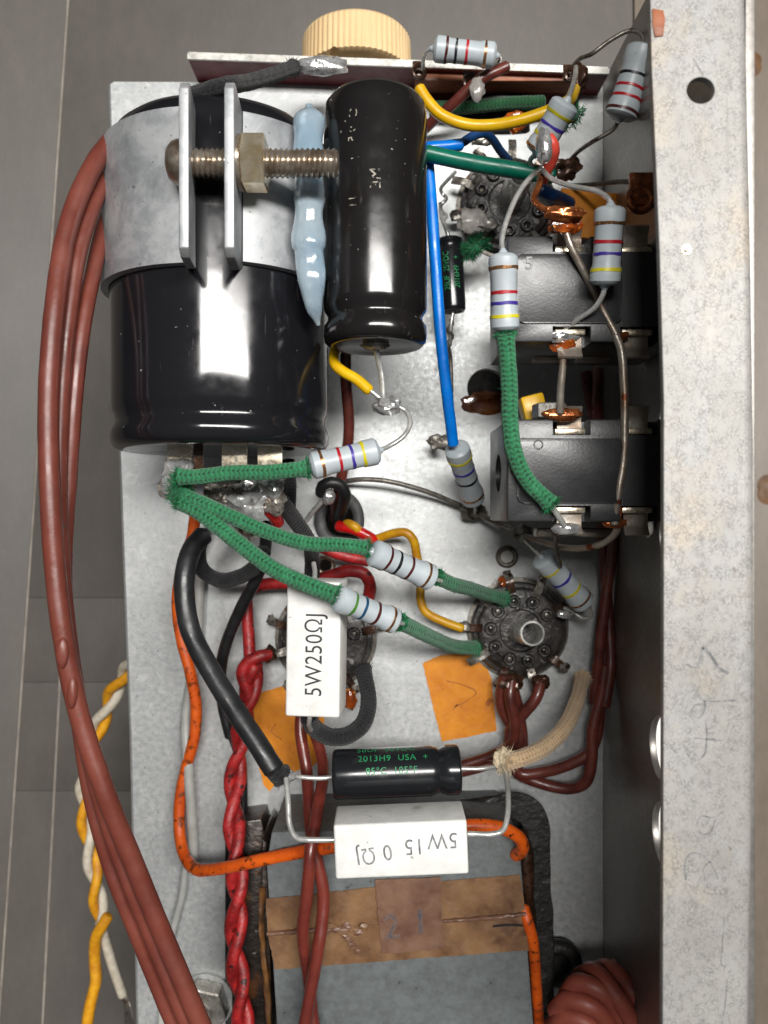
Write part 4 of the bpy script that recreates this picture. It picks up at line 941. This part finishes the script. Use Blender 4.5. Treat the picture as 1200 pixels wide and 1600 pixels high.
# ---------------------------------------------------------------- plain wires
wire('thick black heat shrink sleeve running from the can down to the green printed capacitor', [(318, 836, 20), (300, 858, 22), (290, 890, 24), (288, 930, 25), (298, 985, 26), (330, 1050, 28), (368, 1110, 30), (404, 1165, 32), (428, 1202, 33)], 1.95, 'shrink', 'shrink_sleeve', 20, .06, cat='sleeve')
clothwire('short black cloth stub out of the heat shrink end', [(424, 1197, 32.6), (434, 1208, 32.4), (440, 1212, 32)], 1.7, *K, (0, 1), 'cloth_stub', cat='wire', flare=.3)
wire('thin black wire curving down left of the upright white resistor', [(416, 820, 20), (414, 860, 16), (402, 900, 13), (374, 955, 10), (352, 1010, 8), (344, 1060, 6), (350, 1110, 5), (360, 1150, 4.5)], 1.25, 'blackwire', amp=.05)
wire('black wire running behind the red twisted pair', [(362, 1145, 4), (376, 1190, 3.5), (379, 1250, 3), (376, 1310, 3), (368, 1355, 4)], 1.15, 'blackwire')
wire('orange wire snaking along the left of the plate to the transformer', [(305, 806, 10), (300, 840, 9), (284, 890, 8), (277, 940, 7), (284, 1000, 7), (297, 1050, 7), (306, 1100, 6), (304, 1150, 5), (292, 1195, 4), (281, 1250, 4), (281, 1305, 5), (290, 1340, 8), (306, 1358, 11), (330, 1359, 14), (370, 1352, 18), (430, 1339, 22), (500, 1326, 26), (570, 1315, 28), (660, 1300, 29), (740, 1290, 29), (785, 1294, 28), (812, 1310, 26), (816, 1326, 24), (806, 1336, 21)], 1.25, 'orange', amp=.07)
wire('orange wire dropping down the right side of the transformer', [(818, 1418, 20), (824, 1438, 21), (832, 1468, 20), (836, 1510, 15), (840, 1570, 10), (846, 1640, 5)], 1.15, 'orange', amp=.06)
wire('grey wire beside the orange wire at the left', [(314, 880, 2.2), (310, 960, 2.2), (306, 1030, 2.2), (296, 1080, 2.5), (290, 1130, 3), (294, 1200, 4.2), (299, 1270, 4.2), (302, 1330, 3), (300, 1362, 2)], 1.15, 'greywire')
wire('thin grey wire trailing below the orange bend', [(290, 1352, 2), (284, 1400, 1.6), (270, 1455, 1.4), (258, 1520, 1.3), (252, 1600, 1.3), (250, 1680, 1.3)], .8, 'greywire')
def twist(pts, R, pitch, ph, step=.6):
    cs = curve(PS(pts), step); T, N, B = frames(cs); out = []; L = 0
    for i, c in enumerate(cs):
        if i: L += (c-cs[i-1]).length
        a = ph+2*PI*L/pitch+.5*noise.noise(V((L*.05, 3, 1)))
        out.append(c+(N[i]*math.cos(a)+B[i]*math.sin(a))*R)
    return out
def twisted(label, pts, R, pitch, ph, r, m, group=None, amp=.05):
    return add('wire', tube(twist(pts, R, pitch, ph), r, 12, None, bumpy(amp, .4, ph), dense=True), M[m], label=label, cat='wire', group=group)
rp = [(400, 1040, 9), (392, 1075, 9), (382, 1120, 8), (374, 1170, 7), (366, 1230, 8), (366, 1290, 11), (370, 1360, 13), (370, 1430, 13), (366, 1480, 13), (374, 1540, 13), (380, 1600, 13), (384, 1660, 13)]
for k, ph in enumerate((0, PI)):
    twisted('red lacquered wire of the twisted pair at the left of the transformer', rp, 1.12, 20, ph, 1.28, 'redcloth', 'red twisted pair', .09)
wire('red wire from the left socket bending down into the red pair', [(422, 1022, 9), (405, 1026, 10), (386, 1036, 10), (378, 1052, 10), (384, 1070, 9.5), (390, 1090, 9)], 1.35, 'redcloth', amp=.07)
wire('red wire crossing behind the upright white resistor and turning down', [(576, 935, 8), (578, 912, 11), (568, 896, 12), (545, 892, 12), (515, 900, 11), (470, 910, 9), (410, 914, 7), (388, 926, 6), (386, 950, 6), (389, 1000, 7), (392, 1040, 8), (398, 1060, 9)], 1.3, 'redcloth', amp=.06)
wire('dark red wire passing under the middle green sleeve', [(528, 822, 6), (550, 826, 7), (575, 838, 7), (592, 850, 6)], 1.2, 'redwire')
wire('dark red wire lying left of the eyelet', [(484, 845, 8), (510, 858, 9), (545, 870, 9), (575, 876, 8)], 1.3, 'redcloth')
wire('short bright red wire out of the can solder', [(412, 790, 32), (424, 800, 31), (434, 816, 27)], 1.25, 'redwire')
wire('yellow wire looping from the grommet to the nine pin socket', [(534, 826, 4), (544, 818, 7), (556, 824, 8), (566, 836, 6), (585, 842, 6), (612, 834, 8), (634, 832, 9), (645, 842, 9), (652, 872, 8), (658, 905, 7), (657, 935, 7), (664, 955, 7), (690, 970, 7), (722, 982, 7.5)], .95, 'oldyellow', amp=.05)
wire('yellow wire sagging from the tall capacitor to the right', [(655, 138, 34), (668, 158, 34), (690, 180, 34), (725, 194, 34), (765, 196, 34), (805, 190, 35), (850, 176, 36), (885, 160, 36), (898, 140, 30)], 1.05, 'yellow')
wire('short yellow wire curling under the end of the tall capacitor', [(530, 540, 32), (523, 552, 34), (524, 570, 36), (538, 582, 37), (556, 592, 37.5), (577, 610, 38)], .98, 'yellow')
wire('thin tinned end of the short yellow wire', [(575, 608, 38), (585, 615, 38), (597, 626, 38)], .4, 'tin', 'bare_link')
wire('bright blue wire running down the right of the tall capacitor', [(668, 245, 34), (672, 290, 34), (677, 360, 34), (683, 450, 33), (690, 540, 32), (699, 620, 30), (708, 694, 26)], 1.05, 'blue', n=16)
wire('short thick blue wire end beside the tall capacitor', [(640, 236, 30), (668, 231, 30), (695, 229, 30), (720, 226, 29.5)], 1.1, 'blue')
wire('dark blue wire arching above the teal wire', [(724, 222, 28), (740, 212, 27), (756, 208, 26), (768, 216, 24), (782, 236, 20), (796, 252, 16)], .85, 'darkblue')
wire('dark blue wire stub near the upper jack', [(842, 296, 24), (858, 304, 22), (874, 310, 18), (890, 318, 14)], 1.3, 'darkblue')
wire('teal wire running right from the tall capacitor', [(640, 234, 37), (668, 240, 37), (700, 247, 37), (750, 257, 37), (800, 265, 36.5), (862, 275, 36)], 1.45, 'teal', n=16)
wire('salmon red wire under the solder tip', [(856, 216, 50), (864, 228, 50), (862, 248, 48), (852, 268, 46), (848, 280, 44)], 1.05, 'salmon')
wire('long grey bare wire from the grommet across the plate', [(540, 752, 4), (565, 749, 6), (600, 751, 6.5), (640, 760, 6), (680, 773, 5), (715, 788, 4), (738, 797, 3.5)], .55, 'dull', 'bare_link')
wire('dark bare wire from the dull solder toward the lower jack', [(742, 800, 4), (765, 812, 8), (790, 822, 12), (812, 832, 17)], .6, 'dull', 'bare_link')
wire('bare wire with rounded tip leaning at the grommet', [(478, 814, 9), (490, 798, 10), (505, 782, 10.5), (514, 774, 11)], .55, 'tin', 'bare_link')
lump('smooth bright solder drop at the grommet wire', 513, 776, 11, (1.5, 1.8, 1.3), 'solder', 71, .15)
wire('black wire hooked over the grommet', [(502, 772, 11), (504, 760, 12), (518, 754, 12.5), (532, 758, 12), (539, 772, 11), (536, 790, 8), (530, 808, 3), (528, 818, -2)], 1.3, 'blackwire', amp=.05)
wire('brown wire descending from under the tall capacitor', [(540, 545, 18), (541, 600, 16), (545, 650, 14), (544, 690, 12), (537, 730, 10), (530, 760, 8), (524, 790, 4), (523, 812, -1)], 1.15, 'oldbrown')
t = thing('rubber_grommet', 'grey rubber grommet in the plate with wires passing through', 'grommet', P(530, 806, 0))
g_ = torus((0, 0, 0), (0, 0, 1), 4.3, 1.3, 40, 12, .9)
add('rubber_ring', xf(g_, Matrix.Translation(P(530, 812, .6)) @ Matrix.Scale(1.18, 4, (0, 1, 0))), M['rubber'], t)
# brown pair over the transformer
bp = [(478, 1100, 12), (480, 1140, 14), (492, 1200, 17), (490, 1270, 24), (488, 1330, 28), (492, 1400, 28), (486, 1470, 28), (484, 1540, 27), (482, 1600, 27), (482, 1680, 27)]
for k, ph in enumerate((.3, .3+PI)):
    twisted('brown wire of the loosely twisted pair running down over the transformer', bp, 1.75, 62, ph, 1.2, 'brownwire', 'brown pair over the transformer')
# brown leads at the far left (three side by side, merging)
wire('thick brown lead sweeping down the left edge, outermost of the bundle', [(215, 190, 30), (170, 225, 38), (130, 290, 44), (103, 370, 47), (86, 480, 50), (76, 620, 51), (78, 760, 52), (86, 890, 52), (98, 990, 52), (122, 1110, 51), (165, 1240, 50), (205, 1340, 48), (250, 1450, 46), (305, 1580, 44), (335, 1650, 43)], 1.62, 'brownleft', n=20, amp=.03)
wire('middle brown lead of the left bundle', [(225, 210, 26), (182, 250, 34), (150, 310, 41), (124, 390, 45), (108, 490, 47), (96, 620, 48), (92, 760, 48.5), (97, 890, 49), (108, 1000, 48), (127, 1120, 48), (154, 1240, 47.5), (191, 1350, 46), (233, 1455, 44), (284, 1580, 42.5), (314, 1650, 41.5)], 1.35, 'brownleft', n=16)
wire('innermost brown lead of the left bundle', [(235, 230, 22), (195, 280, 30), (164, 350, 37), (145, 430, 42), (128, 520, 45), (116, 630, 46), (107, 760, 46), (100, 890, 45.5), (106, 1000, 45), (124, 1130, 45), (144, 1250, 44.5), (175, 1360, 43), (214, 1460, 41.5), (263, 1580, 40), (293, 1650, 39)], 1.35, 'brownleft', n=16)
lump('glossy varnish drip on the thick brown lead', 97, 1020, 53.4, (1.0, 2.5, .7), 'brownleft', 81, .1)
lump('second smaller varnish drip on the thick brown lead', 113, 1083, 52.6, (.8, 2.6, .7), 'brownleft', 83, .1)
# yellow and white pair beside the chassis
yw = [(215, 1030, -14), (190, 1060, -18), (165, 1110, -22), (142, 1170, -26), (132, 1240, -28), (138, 1310, -28), (148, 1370, -28), (158, 1440, -28)]
twisted('white cloth wire twisted with a yellow one beside the chassis', yw, 1.2, 20, 0, 1.2, 'whitewire'); twisted('yellow cloth wire twisted with a white one beside the chassis', yw, 1.2, 20, PI, 1.25, 'yellowcloth')
wire('yellow wire end hanging from the twisted pair beside the chassis', [(168, 1432, -26), (160, 1446, -26), (150, 1465, -27), (148, 1500, -28), (150, 1530, -28), (140, 1575, -28), (132, 1640, -28)], 1.45, 'yellowcloth')
wire('white wire end with bare strands beside the chassis', [(156, 1440, -29), (166, 1475, -30), (178, 1515, -31), (192, 1555, -32)], 1.25, 'whitewire')
for k in range(4):
    pts = [(189+k*2, 1548, -32), (194+k*3, 1570, -32+k*.4), (197+k*4, 1600, -33+k)]
    wire('thin bare strand out of the white wire end', pts, .22, 'dull', 'bare_strand', 6, group='bare strands of the white wire')
# brown wires on the right
wire('brown wire from the socket lug down to the cream wire joint', [(800, 1060, 8), (797, 1090, 9), (805, 1130, 8), (800, 1160, 6), (770, 1180, 4), (715, 1198, 3)], 1.25, 'oldbrown')
wire('brown wire from the second socket lug crossing behind', [(846, 1064, 8), (838, 1090, 9), (818, 1115, 8), (798, 1140, 6), (792, 1170, 4), (765, 1192, 3), (712, 1208, 2.5)], 1.25, 'oldbrown')
wire('brown wire from the first socket lug running to the right loop', [(788, 1058, 7), (782, 1095, 6), (796, 1130, 5), (812, 1152, 5), (806, 1185, 4), (812, 1208, 4), (850, 1206, 5), (890, 1194, 7), (918, 1178, 8), (932, 1150, 8), (938, 1090, 8)], 1.25, 'oldbrown')
wire('outer brown wire of the right hand loop', [(800, 1070, 6), (812, 1120, 4), (816, 1170, 3), (806, 1204, 3.5), (840, 1222, 4), (890, 1232, 6), (915, 1222, 8), (924, 1190, 9), (926, 1140, 9), (938, 1090, 9), (946, 1040, 9)], 1.25, 'oldbrown')
rb = [(936, 1100, 8.5), (944, 1040, 9), (946, 980, 9), (948, 910, 9), (950, 850, 10), (948, 780, 12), (940, 700, 12), (930, 640, 10), (925, 580, 8)]
for ph in (.8, .8+PI):
    twisted('brown wire of the twisted pair rising along the shaded side wall', rb, 1.3, 70, ph, 1.2, 'oldbrown', 'brown pair along the side wall')
wire('flat brown strip slanting behind the tall capacitor', [(792, 104, 13), (750, 125, 13), (705, 165, 10), (676, 190, 6), (660, 205, 4)], 1.15, 'oldbrown')
# orange brown tab at the wall
add('orange_tab', box(P(925, 336, 10), (14, 10, .6), .2, 2, Matrix.Rotation(R_(-6), 4, 'Z')), M['tape'], label='orange tape in the shade right of the upper socket', cat='tape')
t = thing('wall_lug', 'brown eyelet lug in the shade at the side wall', 'lug', P(1000, 300, 30))
add('lug_plate', box(P(1004, 296, 33), (5, 6, 1.2), .4), M['copper'], t); add('lug_ring', torus(P(1000, 312, 33), (0, 0, 1), 2.0, .8, 24, 10), M['copper'], t)
wire('thin dark wire to the wall lug', [(890, 290, 10), (930, 288, 18), (970, 284, 26), (998, 286, 32)], .45, 'dull', 'bare_link')

# ---------------------------------------------------------------- tapes on the plate
def tapepatch(label, poly, z=.05, th=.16, marks=()):
    pl = [P(x, y, z) for x, y in poly]; out = []
    for i in range(len(pl)):
        a, b_ = pl[i], pl[(i+1) % len(pl)]; n = max(2, int((b_-a).length/.8))
        for k in range(n):
            q = a.lerp(b_, k/n); out.append((q.x+.16*noise.noise(q*1.3), q.y+.16*noise.noise(q*1.3+V((9, 0, 0)))))
    o = add('tape_patch', prism(out, z, z+th), M['tape'], label=label, cat='tape')
    for m_ in marks: stroke(m_, .32, o, z+th+.03, 'tapemark', 'pen_mark')
tapepatch('torn orange tape patch below the nine pin socket', [(660, 1036), (688, 1024), (742, 1018), (760, 1040), (768, 1060), (776, 1142), (752, 1146), (730, 1152), (690, 1158)], marks=[[(698, 1064), (722, 1070), (744, 1082), (728, 1096), (710, 1104)], [(708, 1108), (716, 1100)]])
tapepatch('orange tape patch under the upright white resistor', [(392, 1090), (412, 1080), (442, 1072), (505, 1080), (508, 1180), (490, 1196), (440, 1212), (422, 1236), (412, 1226), (400, 1180)], marks=[[(432, 1130), (424, 1142), (440, 1156)]])

#@@TRANSFORMER
# ---------------------------------------------------------------- transformer
tr = thing('transformer', 'dark transformer with grey paper top and brown tape sunk in the plate', 'transformer', P(620, 1500, -20))
zt = 21.0
def pxz(x, y, z): q = P(x, y, z); return (q.x, q.y)
pap = [(416, 1352), (424, 1300), (800, 1292), (812, 1312), (843, 1720), (440, 1730)]
add('coil_wrap', prism([pxz(x, y, zt) for x, y in pap], -10, zt, .5), M['fish'], tr)
def tape3(poly, z, m, th=.18, wav=.2):
    pl = [P(x, y, z) for x, y in poly]; out = []
    for i in range(len(pl)):
        a, b_ = pl[i], pl[(i+1) % len(pl)]; n = max(2, int((b_-a).length/.9))
        for k in range(n):
            q = a.lerp(b_, k/n); out.append((q.x+wav*noise.noise(q*.9), q.y+wav*noise.noise(q*.9+V((9, 0, 0)))))
    return add('paper_tape', prism(out, z, z+th), M[m], tr)
tape3([(416, 1404), (600, 1384), (812, 1366), (822, 1433), (640, 1446), (418, 1461)], zt+.02, 'brtape')
tape3([(418, 1456), (640, 1441), (820, 1428), (826, 1484), (640, 1498), (430, 1514)], zt+.21, 'brtape')
tape3([(586, 1374), (688, 1370), (692, 1482), (596, 1490)], zt+.40, 'brtape2')
for s, x, y, rz in (('1', 657, 1442, 2), ('2', 612, 1450, 4)):
    add('stamped_numeral', flat_text(text(s, 6.6, 1, .12), P(x, y, zt+.60), R_(rz)), M['stamp'], tr)
add('tape_crease', tube(PS([(694, 1439, zt+.3), (740, 1436, zt+.45), (790, 1432, zt+.55), (821, 1428, zt+.4)]), .4, 10, .4, bumpy(.5, .9, 13)), M['brtape2'], tr)
add('tape_crack', strip(PS([(770, 1447, zt+.36), (795, 1445, zt+.38), (822, 1446, zt+.36)]), (0, 1, 0), .5, .12), M['dark'], tr)
gr2 = [(418, 1458), (500, 1453), (560, 1450)]
add('tape_ridge', tube(PS([(418, 1459, zt+.3), (470, 1455, zt+.45), (520, 1452, zt+.4), (560, 1452, zt+.3)]), .45, 10, .4, bumpy(.5, .9, 3)), M['brtape2'], tr)
for i in range(9):
    add('wrinkle', blob(P(500+i*8.5, 1452+5*math.sin(i*2.1), zt+.4), (1.1, .7, .4), i, .6, 1.2, 2), M['brtape2' if i % 2 else 'brtape'], tr)
for i in range(6):
    add('wrinkle', blob(P(534+i*5, 1456+i*6, zt+.4), (.8, .5, .35), i+20, .6, 1.2, 2), M['brtape2'], tr)
# iron and strap around
add('lamination', prism([pxz(x, y, 9) for x, y in [(362, 1286), (408, 1280), (420, 1330), (420, 1900), (362, 1900)]], -20, 9, .4), M['iron'], tr)
add('lamination', prism([pxz(x, y, 3) for x, y in [(380, 1282), (846, 1268), (846, 1330), (380, 1340)]], -20, 3, .4), M['dark'], tr)
add('frame_rail', prism([pxz(x, y, 17) for x, y in [(409, 1310), (417, 1318), (420, 1440), (430, 1760), (418, 1760), (408, 1460)]], -5, 17, .3), M['iron'], tr)
add('edge_fold', tube(PS([(410, 1388, 17.6), (409, 1440, 17.8), (412, 1500, 18), (418, 1560, 18), (422, 1640, 18)]), .55, 8, .8, bumpy(.6, .3, 5)), M['phen2'], tr)
vg = tube(PS([(700, 1272, 5), (740, 1268, 6), (780, 1262, 7), (808, 1260, 8), (828, 1270, 8), (838, 1292, 8), (840, 1330, 8), (840, 1380, 8), (844, 1430, 8), (846, 1480, 7), (844, 1540, 6), (848, 1640, 5)]), 2.9, 22, .6, bumpy(.10, .22, 9))
add('varnished_strap', ([V((v.x, v.y, 6+max(-3, min(1.6, (v.z-6)*.75)))) for v in vg[0]], vg[1]), M['varnish'], tr)
add('inner_strap', tube(PS([(812, 1300, 8), (822, 1340, 9), (822, 1390, 9), (830, 1450, 6)]), 1.6, 12, .8, bumpy(.2, .25, 4)), M['brownlug'], tr)
# hex bolt and nut at lower left
t = thing('mounting_bolt', 'zinc hex nut on a threaded stud at the lower left of the plate', 'bolt', P(322, 1562, 0))
c = P(322, 1562, 0); c.z = 0
add('washer', ring([(0, 2.6), (0, 6.2), (.8, 6.2), (.8, 2.6)], c, (0, 0, 1), 36), M['plate'], t)
add('nut', hexprism(c+V((0, 0, .8)), (0, 0, 1), 5.6, 4.4, 2.3, .3), M['steel'], t, 20)
th_ = [(0, 2.0)]; x = .2
while x < 9.5: th_ += [(x, 2.1), (x+.35, 2.45), (x+.7, 2.1)]; x += .8
th_ += [(x, 1.9), (x+.2, 0)]
add('threaded_stud', lathe(th_, c, (0, 0, 1), 24), M['steel'], t, 25)
# coil of brown wire at the lower right
t = thing('wire_bundle', 'thick coil of red brown wire in the lower right corner', 'wire bundle', P(960, 1570, 0))
for i, pts in enumerate(([(885, 1555, 16), (905, 1535, 20), (940, 1548, 22), (965, 1580, 20), (985, 1640, 16)], [(868, 1580, 16), (888, 1562, 20), (925, 1572, 22), (950, 1600, 20), (965, 1660, 16)], [(862, 1606, 15), (885, 1588, 19), (920, 1600, 21), (940, 1640, 18)],
                         [(905, 1525, 12), (930, 1518, 18), (955, 1545, 22), (985, 1590, 22), (1010, 1650, 18)], [(930, 1516, 10), (955, 1514, 16), (985, 1545, 20), (1010, 1590, 20), (1035, 1640, 16)], [(960, 1512, 8), (990, 1516, 13), (1015, 1550, 16), (1040, 1600, 16)], [(985, 1512, 5), (1015, 1530, 10), (1040, 1570, 12)])):
    add('wire_turn', tube(PS(pts), 1.75, 14, None, bumpy(.04, .2, i)), M['coil'], t)
for (x, y, z, r, lb) in ((872, 1505, 2, 5.0, 'black rubber grommet beside the transformer'), (1005, 1490, 12, 4.6, 'dark grommet on the side wall above the coil')):
    t = thing('rubber_grommet', lb, 'grommet', P(x, y, z))
    ax = (0, 0, 1) if x < 900 else (1, 0, .3)
    add('rubber_ring', torus(P(x, y, z+1), ax, r*.72, r*.34, 32, 12), M['varnish'], t); add('core', lathe([(0, r*.6), (1.4, r*.55), (1.6, 0)], P(x, y, z), ax, 24), M['dark'], t)
add('clear_drop', blob(P(1008, 815, 34), (1.8, 2.8, 1.2), 91, .2), M['clear'], label='clear plastic drop at the wall below the lower jack', cat='plastic')
